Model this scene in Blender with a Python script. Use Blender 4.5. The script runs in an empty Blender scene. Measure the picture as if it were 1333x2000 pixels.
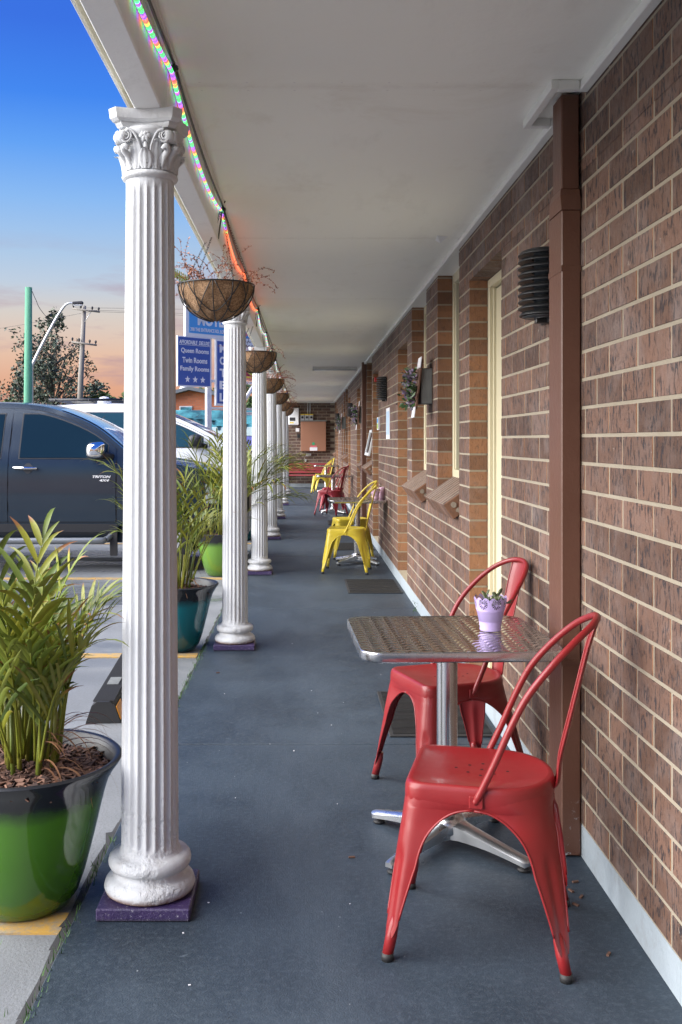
import bpy, math, random
from mathutils import Vector, Matrix
R = math.radians
PI = math.pi
sc = bpy.context.scene
COL = sc.collection

# ------------------------------------------------------------------ camera, sky, sun, exposure
F, CX, CY, EYE = 1950.0, 594.0, 861.0, 1.35      # focal length and horizon in pixels of the 1333x2000 photograph, eye height
cam = bpy.data.cameras.new('camera')
co = bpy.data.objects.new('camera', cam); COL.objects.link(co)
co.location = (0, 0, EYE); co.rotation_euler = (PI/2, 0, 0)
cam.sensor_fit = 'HORIZONTAL'; cam.sensor_width = 36
cam.lens = 36*F/1333
cam.shift_x = (666.5-CX)/1333
cam.shift_y = -(1000-CY)/1333
cam.clip_end = 3000; cam.clip_start = .05
sc.camera = co

EXPO = 1.95
SUN_EL, SUN_AZ = 31, 257      # azimuth clockwise from +Y: the light comes from the left and a little behind
W = bpy.data.worlds.new('World'); sc.world = W; W.use_nodes = True
def build_world():
    nt = W.node_tree; nt.nodes.clear(); N = nt.nodes.new; L = nt.links.new
    out = N('ShaderNodeOutputWorld'); bg = N('ShaderNodeBackground'); bg.inputs[1].default_value = 1.0
    bg2 = N('ShaderNodeBackground'); bg2.inputs[1].default_value = .008
    sky = N('ShaderNodeTexSky'); sky.sky_type = 'NISHITA'; sky.sun_disc = False
    sky.sun_elevation = R(SUN_EL); sky.sun_rotation = R(SUN_AZ)
    L(sky.outputs[0], bg2.inputs[0])
    tc = N('ShaderNodeTexCoord'); sx = N('ShaderNodeSeparateXYZ'); L(tc.outputs['Generated'], sx.inputs[0])
    ramp = N('ShaderNodeValToRGB'); L(sx.outputs[2], ramp.inputs[0])
    e = ramp.color_ramp.elements
    mix_cloud = (158, 112, 128)
    def lin(c): return tuple((((v/255+.055)/1.055)**2.4 if v > 10 else v/255/12.92)/2**EXPO for v in c)
    stops = [(0, lin((190, 112, 86))), (.031, lin((205, 128, 96))), (.052, lin((210, 140, 106))), (.083, lin((216, 168, 138))), (.123, lin((203, 188, 176))), (.152, lin((178, 189, 204))), (.182, lin((158, 184, 213))),
             (.23, lin((122, 170, 226))), (.277, lin((75, 145, 230))), (.321, lin((22, 115, 226))), (.38, lin((0, 90, 213))), (1, lin((20, 95, 200)))]
    e[0].position = 0; e[0].color = (*stops[0][1], 1); e[1].position = 1; e[1].color = (*stops[-1][1], 1)
    for p, c in stops[1:-1]:
        q = e.new(p); q.color = (*c, 1)
    # long flat clouds low over the horizon
    mp = N('ShaderNodeMapping'); mp.inputs['Scale'].default_value = (3.6, 3.6, 21); L(tc.outputs['Generated'], mp.inputs[0])
    nz = N('ShaderNodeTexNoise'); nz.inputs['Scale'].default_value = 1.7; nz.inputs['Detail'].default_value = 6; nz.inputs['Roughness'].default_value = .6
    L(mp.outputs[0], nz.inputs[0])
    cr = N('ShaderNodeValToRGB'); cr.color_ramp.elements[0].position = .47; cr.color_ramp.elements[1].position = .66; L(nz.outputs[0], cr.inputs[0])
    lim = N('ShaderNodeMapRange'); lim.inputs[1].default_value = .20; lim.inputs[2].default_value = .10; L(sx.outputs[2], lim.inputs[0])
    mu = N('ShaderNodeMath'); mu.operation = 'MULTIPLY'; L(cr.outputs[0], mu.inputs[0]); L(lim.outputs[0], mu.inputs[1])
    m2 = N('ShaderNodeMath'); m2.operation = 'MULTIPLY'; m2.inputs[1].default_value = .9; L(mu.outputs[0], m2.inputs[0])
    mx = N('ShaderNodeMixRGB'); L(m2.outputs[0], mx.inputs[0]); L(ramp.outputs[0], mx.inputs[1]); mx.inputs[2].default_value = (*lin(mix_cloud), 1)
    L(mx.outputs[0], bg.inputs[0])
    ad = N('ShaderNodeAddShader'); L(bg.outputs[0], ad.inputs[0]); L(bg2.outputs[0], ad.inputs[1]); L(ad.outputs[0], out.inputs[0])
build_world()
sun = bpy.data.lights.new('sun', 'SUN'); sun.energy = 3.0; sun.angle = R(78); sun.color = (1, .97, .92)
so = bpy.data.objects.new('sun', sun); COL.objects.link(so)
_d = Vector((math.sin(R(SUN_AZ))*math.cos(R(SUN_EL)), math.cos(R(SUN_AZ))*math.cos(R(SUN_EL)), math.sin(R(SUN_EL))))
so.rotation_euler = _d.to_track_quat('Z', 'Y').to_euler(); so.location = _d*20
sc.view_settings.view_transform = 'Standard'; sc.view_settings.look = 'None'
sc.view_settings.exposure = EXPO; sc.view_settings.gamma = 1
sc.cycles.max_bounces = 8; sc.cycles.diffuse_bounces = 5; sc.cycles.glossy_bounces = 4
sc.cycles.sample_clamp_indirect = 6

def at(px, py, Z):            # a point of the photograph at a distance Z, in metres
    return Vector(((px-CX)*Z/F, Z, EYE-(py-CY)*Z/F))

# ------------------------------------------------------------------ helpers
def tag(o, label=None, cat=None, group=None, kind=None):
    if label: o['label'] = label
    if cat: o['category'] = cat
    if group: o['group'] = group
    if kind: o['kind'] = kind
    return o
def empty(name, loc=(0, 0, 0), rz=0, **k):
    o = bpy.data.objects.new(name, None); COL.objects.link(o); o.location = loc; o.rotation_euler = (0, 0, rz)
    return tag(o, **k)
def kids(o): return [c for c in bpy.data.objects if c.parent == o]
def copy_tree(o, parent=None, cm=None):
    if cm is None:
        cm = {}
        for q in bpy.data.objects:
            if q.parent: cm.setdefault(q.parent.name, []).append(q)
    c = o.copy(); COL.objects.link(c); c.parent = parent
    for ch in cm.get(o.name, []): copy_tree(ch, c, cm)
    return c
def cr_path(pts, n=6):        # catmull-rom
    P = [Vector(p) for p in pts]; P = [P[0]*2-P[1]]+P+[P[-1]*2-P[-2]]; out = []
    for i in range(1, len(P)-2):
        for k in range(n):
            t = k/n; a, b, c, d = P[i-1], P[i], P[i+1], P[i+2]
            out.append(.5*((2*b)+(c-a)*t+(2*a-5*b+4*c-d)*t*t+(3*b-a-3*c+d)*t**3))
    out.append(P[-2]); return out
class MB:
    def __init__(s): s.v = []; s.f = []; s.at = {}; s.sm = []
    def add(s, vs, fs, smooth=False, **attrs):
        b = len(s.v); s.v += [tuple(v) for v in vs]; s.f += [tuple(i+b for i in f) for f in fs]; s.sm += [smooth]*len(fs)
        for k, val in attrs.items():
            L = s.at.setdefault(k, []); L += [0.0]*(b-len(L)); L += (list(val) if hasattr(val, '__len__') else [val]*len(vs))
        return s
    def box(s, x0, x1, y0, y1, z0, z1, M=None, **a):
        vs = [Vector((x, y, z)) for z in (z0, z1) for y in (y0, y1) for x in (x0, x1)]
        if M is not None: vs = [M @ v for v in vs]
        return s.add(vs, [(0, 2, 3, 1), (4, 5, 7, 6), (0, 1, 5, 4), (2, 6, 7, 3), (0, 4, 6, 2), (1, 3, 7, 5)], **a)
    def cbox(s, x0, x1, y0, y1, z0, z1, c=.004, M=None, **a):    # box with chamfered edges
        vs = []; idx = {}
        for X in (0, 1):
            for Y in (0, 1):
                for Z in (0, 1):
                    px, py, pz = (x0, x1)[X], (y0, y1)[Y], (z0, z1)[Z]; ix, iy, iz = (c, -c)[X], (c, -c)[Y], (c, -c)[Z]
                    for ax, p in enumerate(((px, py+iy, pz+iz), (px+ix, py, pz+iz), (px+ix, py+iy, pz))):
                        idx[X, Y, Z, ax] = len(vs); vs.append(Vector(p))
        q = lambda *k: tuple(idx[i] for i in k); f = []
        for X in (0, 1): f.append(q((X,0,0,0),(X,1,0,0),(X,1,1,0),(X,0,1,0))[::1 if X else -1])
        for Y in (0, 1): f.append(q((0,Y,0,1),(0,Y,1,1),(1,Y,1,1),(1,Y,0,1))[::1 if Y else -1])
        for Z in (0, 1): f.append(q((0,0,Z,2),(1,0,Z,2),(1,1,Z,2),(0,1,Z,2))[::1 if Z else -1])
        for A in (0, 1):
            for B in (0, 1):
                f.append(q((0,A,B,1),(1,A,B,1),(1,A,B,2),(0,A,B,2))); f.append(q((A,0,B,0),(A,1,B,0),(A,1,B,2),(A,0,B,2))); f.append(q((A,B,0,0),(A,B,1,0),(A,B,1,1),(A,B,0,1)))
                for C in (0, 1): f.append(q((A,B,C,0),(A,B,C,1),(A,B,C,2)))
        if M is not None: vs = [M @ v for v in vs]
        return s.add(vs, f, **a)
    def tube(s, pts, r, n=8, caps=True, flat=1.0, **a):
        P = [Vector(p) for p in pts]; m = len(P)
        rr = r if hasattr(r, '__len__') else [r]*m
        T = [(P[min(i+1, m-1)]-P[max(i-1, 0)]).normalized() for i in range(m)]
        u = T[0].orthogonal().normalized(); vs = []
        for i in range(m):
            u = (u-T[i]*u.dot(T[i]))
            u = u.normalized() if u.length > 1e-6 else T[i].orthogonal().normalized()
            w = T[i].cross(u)
            for k in range(n):
                t = 2*PI*k/n; vs.append(P[i]+(u*math.cos(t)+w*math.sin(t)*flat)*rr[i])
        fs = [(i*n+k, i*n+(k+1) % n, (i+1)*n+(k+1) % n, (i+1)*n+k) for i in range(m-1) for k in range(n)]
        if caps: fs += [tuple(range(n))[::-1], tuple((m-1)*n+k for k in range(n))]
        return s.add(vs, fs, smooth=True, **a)
    def lathe(s, prof, n=32, c=(0, 0, 0), a0=0, a1=2*PI, **a):
        full = abs(a1-a0-2*PI) < 1e-6; nn = n if full else n+1; vs = []
        for r, z in prof:
            for k in range(nn):
                t = a0+(a1-a0)*k/n; vs.append((c[0]+r*math.cos(t), c[1]+r*math.sin(t), c[2]+z))
        fs = []
        for i in range(len(prof)-1):
            for k in range(n):
                k2 = (k+1) % nn if full else k+1; fs.append((i*nn+k, i*nn+k2, (i+1)*nn+k2, (i+1)*nn+k))
        return s.add(vs, fs, smooth=True, **a)
    def grid(s, fn, nu, nv, smooth=True, **a):
        vs = [fn(i/nu, j/nv) for i in range(nu+1) for j in range(nv+1)]
        fs = [(i*(nv+1)+j, (i+1)*(nv+1)+j, (i+1)*(nv+1)+j+1, i*(nv+1)+j+1) for i in range(nu) for j in range(nv)]
        return s.add(vs, fs, smooth=smooth, **a)
    def prism(s, poly, y0, y1, M=None, **a):       # polygon in x,z extruded along y
        n = len(poly); vs = [Vector((p[0], y0, p[1])) for p in poly]+[Vector((p[0], y1, p[1])) for p in poly]
        if M is not None: vs = [M @ v for v in vs]
        return s.add(vs, [tuple(range(n)), tuple(range(n, 2*n))[::-1]]+[(k, k+n, (k+1) % n+n, (k+1) % n) for k in range(n)], **a)
    def mesh(s, name, mat):
        me = bpy.data.meshes.new(name); me.from_pydata(s.v, [], s.f)
        me.polygons.foreach_set('use_smooth', s.sm)
        for k, L in s.at.items():
            L += [0.0]*(len(s.v)-len(L)); A = me.attributes.new(k, 'FLOAT', 'POINT'); A.data.foreach_set('value', L)
        for m in (mat if isinstance(mat, (list, tuple)) else [mat]): me.materials.append(m)
        me.update(); return me
    def build(s, name, mat, parent=None, loc=None, sharp=None, **k):
        me = s.mesh(name, mat)
        if sharp: me.set_sharp_from_angle(angle=R(sharp))
        o = bpy.data.objects.new(name, me); COL.objects.link(o); o.parent = parent
        if loc is not None: o.location = loc
        return tag(o, **k)
def fixn(o):
    import bmesh
    bm = bmesh.new(); bm.from_mesh(o.data); bmesh.ops.recalc_face_normals(bm, faces=bm.faces); bm.to_mesh(o.data); bm.free(); return o

# ------------------------------------------------------------------ materials
def mat(name, base=(.5, .5, .5), rough=.6, metal=0, spec=.5, coat=0, fn=None):
    m = bpy.data.materials.new(name); m.use_nodes = True; nt = m.node_tree; b = nt.nodes['Principled BSDF']
    b.inputs['Base Color'].default_value = (*base, 1); b.inputs['Roughness'].default_value = rough; b.inputs['Metallic'].default_value = metal
    b.inputs['Specular IOR Level'].default_value = spec; b.inputs['Coat Weight'].default_value = coat; b.inputs['Coat Roughness'].default_value = .05
    if fn: fn(G(nt, b))
    return m
class G:                       # small node graph helper
    def __init__(s, nt, b): s.nt = nt; s.b = b
    def n(s, t, **k):
        q = s.nt.nodes.new('ShaderNode'+t)
        for a, v in k.items(): setattr(q, a, v)
        return q
    def l(s, a, b): s.nt.links.new(a, b)
    def pos(s): return s.n('NewGeometry').outputs['Position']
    def obj(s): return s.n('TexCoord').outputs['Object']
    def noise(s, v, scale, detail=4, rough=.55, sc3=None, w=0):
        if sc3:
            mp = s.n('Mapping'); mp.inputs['Scale'].default_value = sc3; s.l(v, mp.inputs[0]); v = mp.outputs[0]
        q = s.n('TexNoise'); q.inputs['Scale'].default_value = scale; q.inputs['Detail'].default_value = detail; q.inputs['Roughness'].default_value = rough
        q.inputs['Distortion'].default_value = w
        s.l(v, q.inputs[0]); return q.outputs[0]
    def vor(s, v, scale, out='Distance'):
        q = s.n('TexVoronoi'); q.inputs['Scale'].default_value = scale; s.l(v, q.inputs[0]); return q.outputs[out]
    def ramp(s, f, a, b, c0=(0, 0, 0), c1=(1, 1, 1)):
        q = s.n('ValToRGB'); e = q.color_ramp.elements; e[0].position = a; e[1].position = b; e[0].color = (*c0, 1); e[1].color = (*c1, 1); s.l(f, q.inputs[0]); return q.outputs[0]
    def mr(s, f, a, b, c=0, d=1):
        q = s.n('MapRange'); s.l(f, q.inputs[0])
        for i, v in enumerate((a, b, c, d)): q.inputs[i+1].default_value = v
        return q.outputs[0]
    def mix(s, f, a, b):
        q = s.n('MixRGB')
        for i, v in enumerate((f, a, b)):
            if isinstance(v, (tuple, list)): q.inputs[i].default_value = (*v, 1)
            elif isinstance(v, (int, float)): q.inputs[i].default_value = v
            else: s.l(v, q.inputs[i])
        return q.outputs[0]
    def m(s, op, a, b=0):
        q = s.n('Math', operation=op)
        for i, v in enumerate((a, b)):
            if isinstance(v, (int, float)): q.inputs[i].default_value = v
            else: s.l(v, q.inputs[i])
        return q.outputs[0]
    def attr(s, name): return s.n('Attribute', attribute_name=name).outputs['Fac']
    def xyz(s, v):
        q = s.n('SeparateXYZ'); s.l(v, q.inputs[0]); return q.outputs
    def rand(s): return s.n('ObjectInfo').outputs['Random']
    def col(s, c): s.l(c, s.b.inputs['Base Color'])
    def rough(s, c): s.l(c, s.b.inputs['Roughness'])
    def bump(s, h, dist=.002, strength=1):
        q = s.n('Bump'); q.inputs['Distance'].default_value = dist; q.inputs['Strength'].default_value = strength; s.l(h, q.inputs['Height']); s.l(q.outputs[0], s.b.inputs['Normal'])
M_ = {}
def _floor(g):
    p = g.pos(); a = g.noise(p, 1.7, 8, .72); b = g.noise(p, 60, 4, .7); c = g.noise(p, 5, 5, .6, (1, .35, 1))
    base = g.mix(g.ramp(a, .3, .72), (0.0145, 0.0233, 0.0352), (0.0387, 0.0563, 0.0774))
    base = g.mix(g.m('MULTIPLY', g.ramp(c, .5, .75), .45), base, (0.0475, 0.0663, 0.0912))
    base = g.mix(g.m('MULTIPLY', g.ramp(b, .48, .72), .6), base, (0.0700, 0.0912, 0.1150))
    sp = g.ramp(g.vor(p, 19), .03, .05, (1, 1, 1), (0, 0, 0)); keep = g.ramp(g.noise(p, 3.3, 2), .54, .58)
    base = g.mix(g.m('MULTIPLY', g.m('MULTIPLY', sp, keep), .8), base, (.45, .5, .52))
    scuff = g.ramp(g.noise(p, 7, 8, .78, (1, 1.6, 1), 1.8), .62, .72); k2 = g.ramp(g.noise(p, 1.5, 2), .50, .58)
    base = g.mix(g.m('MULTIPLY', g.m('MULTIPLY', scuff, k2), .55), base, (.22, .27, .32))
    wear = g.m('MULTIPLY', g.mr(g.m('ABSOLUTE', g.m('SUBTRACT', g.xyz(p)[0], .02)), .34, .05), g.ramp(g.noise(p, 2.2, 6, .7, (1, .25, 1)), .38, .7)); base = g.mix(g.m('MULTIPLY', wear, .65), base, (0.0650, 0.0825, 0.1050))
    g.col(base); g.rough(g.mr(a, .3, .7, .45, .62)); g.bump(g.m('ADD', g.noise(p, 190, 3, .6), g.m('MULTIPLY', g.noise(p, 24, 4, .6), 1.2)), .0016)
M_['floor'] = mat('painted_concrete', rough=.5, spec=.4, fn=_floor)
def _conc(g):
    p = g.pos(); a = g.noise(p, .8, 6, .65); b = g.noise(p, 90, 4, .75); c = g.noise(p, .5, 5, .6, (1, 2.2, 1), .6)
    base = g.mix(g.ramp(a, .3, .7), (0.1518, 0.1611, 0.1689), (0.2442, 0.2560, 0.2667))
    y = g.xyz(p)[1]
    wet = g.m('MULTIPLY', g.ramp(c, .46, .58), g.mr(y, 5.2, 7.5))
    base = g.mix(g.m('MULTIPLY', wet, .55), base, (0.0832, 0.0975, 0.1129))
    base = g.mix(g.m('MULTIPLY', g.ramp(b, .5, .66), .55), base, (.12, .12, .115))
    pit = g.ramp(g.vor(p, 48), .05, .12, (1, 1, 1), (0, 0, 0))
    base = g.mix(g.m('MULTIPLY', g.m('MULTIPLY', pit, g.ramp(g.noise(p, 6, 2), .45, .6)), .7), base, (.07, .065, .06))
    g.col(base); g.rough(g.mr(wet, 0, 1, .75, .22)); g.bump(g.noise(p, 120, 4, .7), .0025)
M_['concrete'] = mat('carpark_concrete', fn=_conc)
def _asph(g):
    p = g.pos(); g.col(g.mix(g.noise(p, .3, 5), (.045, .048, .052), (.085, .088, .092))); g.bump(g.noise(p, 60, 3), .003)
M_['asphalt'] = mat('asphalt', rough=.7, fn=_asph)
def _yel(g):
    p = g.pos(); w = g.ramp(g.noise(p, 26, 6, .75), .42, .62); g.col(g.mix(w, (.52, .30, .06), (.30, .25, .18))); g.bump(g.noise(p, 120, 3), .001)
M_['yellow_line'] = mat('yellow_line_paint', rough=.7, fn=_yel)
def _brick(g):
    p = g.pos(); t = g.attr('tone'); geo = g.n('NewGeometry'); ny = g.m('ABSOLUTE', g.xyz(geo.outputs['Normal'])[1])
    end = g.m('GREATER_THAN', ny, .6); end = g.m('MULTIPLY', end, g.attr('cutend'))
    face = g.mix(t, (0.0815, 0.0416, 0.0264), (0.1798, 0.0991, 0.0679))
    face = g.mix(g.m('MULTIPLY', g.ramp(g.noise(p, 11, 3, .5), .45, .75), .6), face, (0.1480, 0.1040, 0.0880))
    sp = g.noise(p, 1, 4, .7, (88, 88, 24), .5); sp = g.ramp(sp, .545, .585)
    keep = g.ramp(g.noise(p, 9, 3, .6), .34, .50)
    sp = g.m('MULTIPLY', sp, keep)
    face = g.mix(g.m('MULTIPLY', sp, .92), face, (.022, .020, .025))
    wht = g.m('MULTIPLY', g.ramp(g.vor(p, 70), .04, .09, (1, 1, 1), (0, 0, 0)), g.ramp(g.noise(p, 21, 2), .6, .64))
    face = g.mix(g.m('MULTIPLY', wht, .7), face, (.5, .48, .5))
    ec = g.mix(t, (.17, .082, .045), (.31, .145, .07)); ec = g.mix(g.m('MULTIPLY', g.ramp(g.noise(p, 26, 4, .7), .54, .68), .5), ec, (.09, .06, .045))
    haze = g.m('MULTIPLY', g.ramp(g.noise(p, 2.6, 6, .65, w=.6), .52, .75), .34); res = g.mix(haze, g.mix(end, face, ec), (.30, .26, .25))
    smr = g.m('MULTIPLY', g.ramp(g.noise(p, 17, 6, .8), .66, .70), .55); res = g.mix(smr, res, (.42, .38, .32)); g.col(res); g.rough(g.mr(g.noise(p, 30, 3), .3, .7, .55, .8))
    g.bump(g.m('SUBTRACT', g.noise(p, 90, 4, .7), g.m('MULTIPLY', sp, .8)), .0022)
M_['brick'] = mat('speckled_brick', fn=_brick)
def _mortar(g):
    p = g.pos(); c = g.mix(g.noise(p, 5, 4), (0.2453, 0.2093, 0.1515), (0.3608, 0.3103, 0.2381)); c = g.mix(g.m('MULTIPLY', g.ramp(g.noise(p, 160, 3, .7), .5, .7), .4), c, (.32, .28, .22))
    g.col(c); g.bump(g.noise(p, 140, 4, .7), .003)
M_['mortar'] = mat('cream_mortar', rough=.9, fn=_mortar)
def _ceil(g):
    p = g.pos(); c = g.mix(g.noise(p, .9, 4), (.84, .84, .77), (.89, .89, .83)); c = g.mix(g.m('MULTIPLY', g.ramp(g.noise(p, 5, 6, .7, (1, .3, 1)), .55, .8), .25), c, (.50, .47, .40))
    st = g.m('MULTIPLY', g.ramp(g.noise(p, 1.4, 6, .7, w=.8), .56, .74), .35); c = g.mix(st, c, (.60, .55, .44))
    yy = g.m('ABSOLUTE', g.m('SUBTRACT', g.m('FRACT', g.m('DIVIDE', g.m('SUBTRACT', g.xyz(p)[1], .8), 2.39)), .5)); c = g.mix(g.m('MULTIPLY', g.mr(yy, .485, .4995), g.m('MULTIPLY', g.ramp(g.noise(p, 9, 5, .7), .35, .7), .35)), c, (.50, .46, .38))
    g.col(c); g.bump(g.m('ADD', g.noise(p, 2.2, 3), g.m('MULTIPLY', g.noise(p, 60, 3), .06)), .010)
M_['ceiling'] = mat('painted_soffit_sheet', rough=.55, fn=_ceil)
def paint(name, c, rough=.45, dirt=(.35, .33, .30), amt=.3, bump=.0012, sc=40, lo=.55, hi=.8, coat=0, spec=.5):
    def f(g):
        p = g.obj(); k = g.m('MULTIPLY', g.ramp(g.noise(p, 7, 7, .7), lo, hi), amt); g.col(g.mix(k, c, dirt))
        g.bump(g.m('ADD', g.noise(p, sc, 4, .6), g.m('MULTIPLY', g.noise(p, sc*4, 2), .3)), bump)
    return mat(name, c, rough, fn=f, coat=coat, spec=spec)
def _colw(g):
    p = g.obj(); z = g.xyz(p)[2]
    c = g.mix(g.m('MULTIPLY', g.ramp(g.noise(p, 9, 7, .7, (1, 1, .3)), .52, .8), .35), (.60, .615, .63), (0.4000, 0.3700, 0.3400))
    low = g.m('MULTIPLY', g.mr(z, .060, .040), g.ramp(g.noise(p, 60, 5, .7), .35, .5)); low2 = g.m('MULTIPLY', g.mr(z, .046, .038), 1)
    c = g.mix(low, c, (.22, .10, .05)); c = g.mix(g.m('MULTIPLY', low2, .6), c, (.12, .07, .045))
    chip = g.m('MULTIPLY', g.ramp(g.noise(p, 22, 6, .75), .70, .73), g.mr(z, .55, .15, .0, .8)); c = g.mix(chip, c, (.33, .30, .27))
    g.col(c)
    dmg = g.m('MULTIPLY', g.ramp(g.noise(p, 13, 5, .65), .50, .66), g.mr(z, .40, .25, 0, 1.8)); grime = g.m('MULTIPLY', g.mr(z, .9, .1, .0, .4), g.ramp(g.noise(p, 20, 5, .7, (1, 1, .25)), .45, .75)); g.col(g.mix(grime, c, (.36, .33, .30)))
    g.bump(g.m('SUBTRACT', g.m('ADD', g.noise(p, 26, 5, .6), g.m('MULTIPLY', g.noise(p, 150, 3), .35)), g.m('MULTIPLY', dmg, .9)), .0028)
M_['column'] = mat('white_column_paint', rough=.62, spec=.3, fn=_colw)
def _purple(g):
    p = g.obj(); a = g.ramp(g.noise(p, 75, 7, .8), .59, .63); b = g.noise(p, 12, 3)
    c = g.mix(b, (.018, .015, .055), (.060, .034, .115)); c = g.mix(g.m('MULTIPLY', a, .75), c, (.45, .43, .48)); c = g.mix(g.mr(g.xyz(p)[2], .012, 0), c, (.03, .03, .035))
    g.col(c); g.bump(g.noise(p, 60, 5, .75), .004)
M_['purple'] = mat('chipped_purple_paint', rough=.4, fn=_purple)
M_['beam'] = paint('white_beam_paint', (.84, .84, .82), .5, sc=18, amt=.35)
M_['trim'] = paint('trim_paint', (.74, .73, .69), .5, amt=.3)
M_['cream'] = paint('cream_frame_paint', (.58, .53, .37), .45, (.5, .42, .26), .3, .0005)
M_['wallpaint'] = paint('plinth_paint', (0.3182, 0.3672, 0.4039), .6, (.22, .22, .22), .55, .004, 22, .52, .7)
def _pipe(g):
    p = g.pos(); z = g.xyz(p)[2]
    c = g.mix(g.noise(p, 3, 5), (.095, .042, .026), (.140, .062, .040)); c = g.mix(g.m('MULTIPLY', g.ramp(g.noise(p, 33, 7, .8), .64, .68), .6), c, (.09, .04, .03))
    c = g.mix(g.m('MULTIPLY', g.m('MULTIPLY', g.ramp(g.noise(p, 21, 6, .8), .60, .63), g.mr(z, .2, .05)), .9), c, (.55, .6, .65)); g.col(c); g.bump(g.noise(p, 45, 4), .0015)
M_['downpipe'] = mat('brown_downpipe_paint', rough=.42, fn=_pipe)
M_['brownbox'] = paint('meter_box_paint', (.30, .14, .085), .5, (.2, .1, .06), .3, .0005)
def metalpaint(name, c, r=.36):
    def f(g):
        p = g.obj(); k = g.ramp(g.noise(p, 5, 4, .6), .45, .75); k2 = g.ramp(g.noise(p, 70, 4, .7), .66, .72); c1 = g.mix(g.m('MULTIPLY', k, .4), c, tuple(min(1, x*.75+.02) for x in c)); g.col(g.mix(g.m('MULTIPLY', k2, .04), c1, tuple(x*.4 for x in c)))
        g.rough(g.mr(g.noise(p, 9, 4, .6), .3, .75, r-.06, r+.14)); g.bump(g.noise(p, 10, 2), .0004)
    return mat(name, c, r, fn=f, coat=.12)
M_['red'] = metalpaint('red_powder_coat', (0.2350, 0.0120, 0.0140))
M_['crimson'] = metalpaint('crimson_powder_coat', (0.2550, 0.0085, 0.0213))
M_['yellow'] = metalpaint('yellow_powder_coat', (.60, .46, .035))
M_['black'] = mat('black_plastic', (.018, .019, .021), .35)
M_['rubber'] = mat('black_rubber', (.02, .02, .021), .6)
def _steel(g):
    p = g.obj(); g.rough(g.mr(g.noise(p, 14, 3, .5, (1, 1, .2)), .3, .7, .22, .30))
M_['steel'] = mat('brushed_steel', (.62, .63, .65), .25, 1, fn=_steel)
M_['alu'] = mat('cast_aluminium', (.66, .68, .70), .27, 1, fn=lambda g: (g.rough(g.mr(g.noise(g.obj(), 12, 3, .5), .3, .7, .24, .36)), g.bump(g.noise(g.obj(), 8, 2), .0006)))
def _swirl(g):                # engine-turned table top: rows of overlapping crescent brush marks
    p = g.obj(); x = g.xyz(p)
    fx = g.m('MULTIPLY', x[0], 22); ix = g.m('FLOOR', fx); dx = g.m('SUBTRACT', g.m('SUBTRACT', fx, ix), .5)
    fy = g.m('ADD', g.m('MULTIPLY', x[1], 27), g.m('ADD', g.m('MULTIPLY', ix, .5), g.m('MULTIPLY', g.m('MULTIPLY', dx, dx), 2.6)))
    h = g.m('SINE', g.m('MULTIPLY', fy, 6.2832)); g.bump(h, .0022, .30); g.rough(g.mr(h, -1, 1, .20, .08))
M_['tabletop'] = mat('swirl_polished_steel', (.56, .56, .55), .2, 1, fn=_swirl)
M_['chrome'] = mat('chrome', (.8, .81, .82), .06, 1)
M_['glass'] = mat('dark_window_glass', (.008, .022, .036), .05, spec=.22)
M_['vanglass'] = mat('blue_tinted_glass', (.02, .06, .085), .06, spec=.4)
M_['white'] = paint('white_enamel', (.74, .75, .76), .4, (.45, .45, .43), .25, .0004)
M_['signwhite'] = mat('sign_white', (.78, .79, .80), .5)
M_['signblue'] = mat('sign_deep_blue', (.03, .09, .36), .4)
M_['signsky'] = mat('sign_sky_blue', (.06, .34, .72), .4)
M_['signpink'] = mat('sign_pink', (.72, .16, .22), .5)
M_['signred'] = mat('sign_dark_red', (.30, .02, .05), .5)
M_['signyellow'] = mat('sign_yellow', (.8, .6, .05), .5)
M_['ink'] = mat('dark_ink', (.03, .03, .035), .6)
M_['teal'] = mat('teal_print', (.03, .22, .26), .6, fn=lambda g: g.col(g.mix(g.ramp(g.noise(g.pos(), 1.6, 5, .6, (1, 1, 2.2)), .4, .6), (.03, .14, .19), (.12, .48, .55))))
M_['mauve'] = mat('blue_wall_paint', (.16, .17, .50), .6)
def glaze(name, low, r=.10):
    def f(g):
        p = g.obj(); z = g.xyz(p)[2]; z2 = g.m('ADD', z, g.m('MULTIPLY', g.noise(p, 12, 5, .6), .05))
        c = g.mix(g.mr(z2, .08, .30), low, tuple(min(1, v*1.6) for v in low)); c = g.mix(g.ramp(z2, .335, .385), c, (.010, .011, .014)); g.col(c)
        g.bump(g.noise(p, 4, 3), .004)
    return mat(name, low, r, fn=f, coat=.7)
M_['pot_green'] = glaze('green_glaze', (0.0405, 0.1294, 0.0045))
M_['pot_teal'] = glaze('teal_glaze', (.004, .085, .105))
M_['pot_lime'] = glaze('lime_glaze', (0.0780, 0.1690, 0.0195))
M_['potrim'] = mat('black_glaze', (.010, .011, .014), .1, coat=.7)
M_['potinner'] = mat('dull_black_glaze', (.012, .013, .016), .42)
M_['mulch'] = mat('bark_mulch', (.12, .06, .04), .8, fn=lambda g: g.col(g.mix(g.attr('tone'), (.045, .022, .016), (.27, .14, .09))))
M_['soil'] = mat('dark_soil', (.035, .022, .016), .9)
def _palm(g):
    t = g.attr('tone'); a = g.attr('along'); p = g.pos()
    c = g.mix(t, (.070, .120, .010), (.28, .27, .020)); c = g.mix(g.m('MULTIPLY', g.ramp(g.noise(p, 14, 3), .45, .7), .5), c, (.13, .18, .022))
    k = g.m('ADD', a, g.m('MULTIPLY', g.m('SUBTRACT', t, .62), .7)); c = g.mix(g.ramp(k, .82, 1.0), c, (.22, .085, .022)); g.col(c)
    g.b.inputs['Transmission Weight'].default_value = 0
    g.b.inputs['Subsurface Weight'].default_value = 0
M_['palm'] = mat('palm_leaf', rough=.48, fn=_palm)
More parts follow.
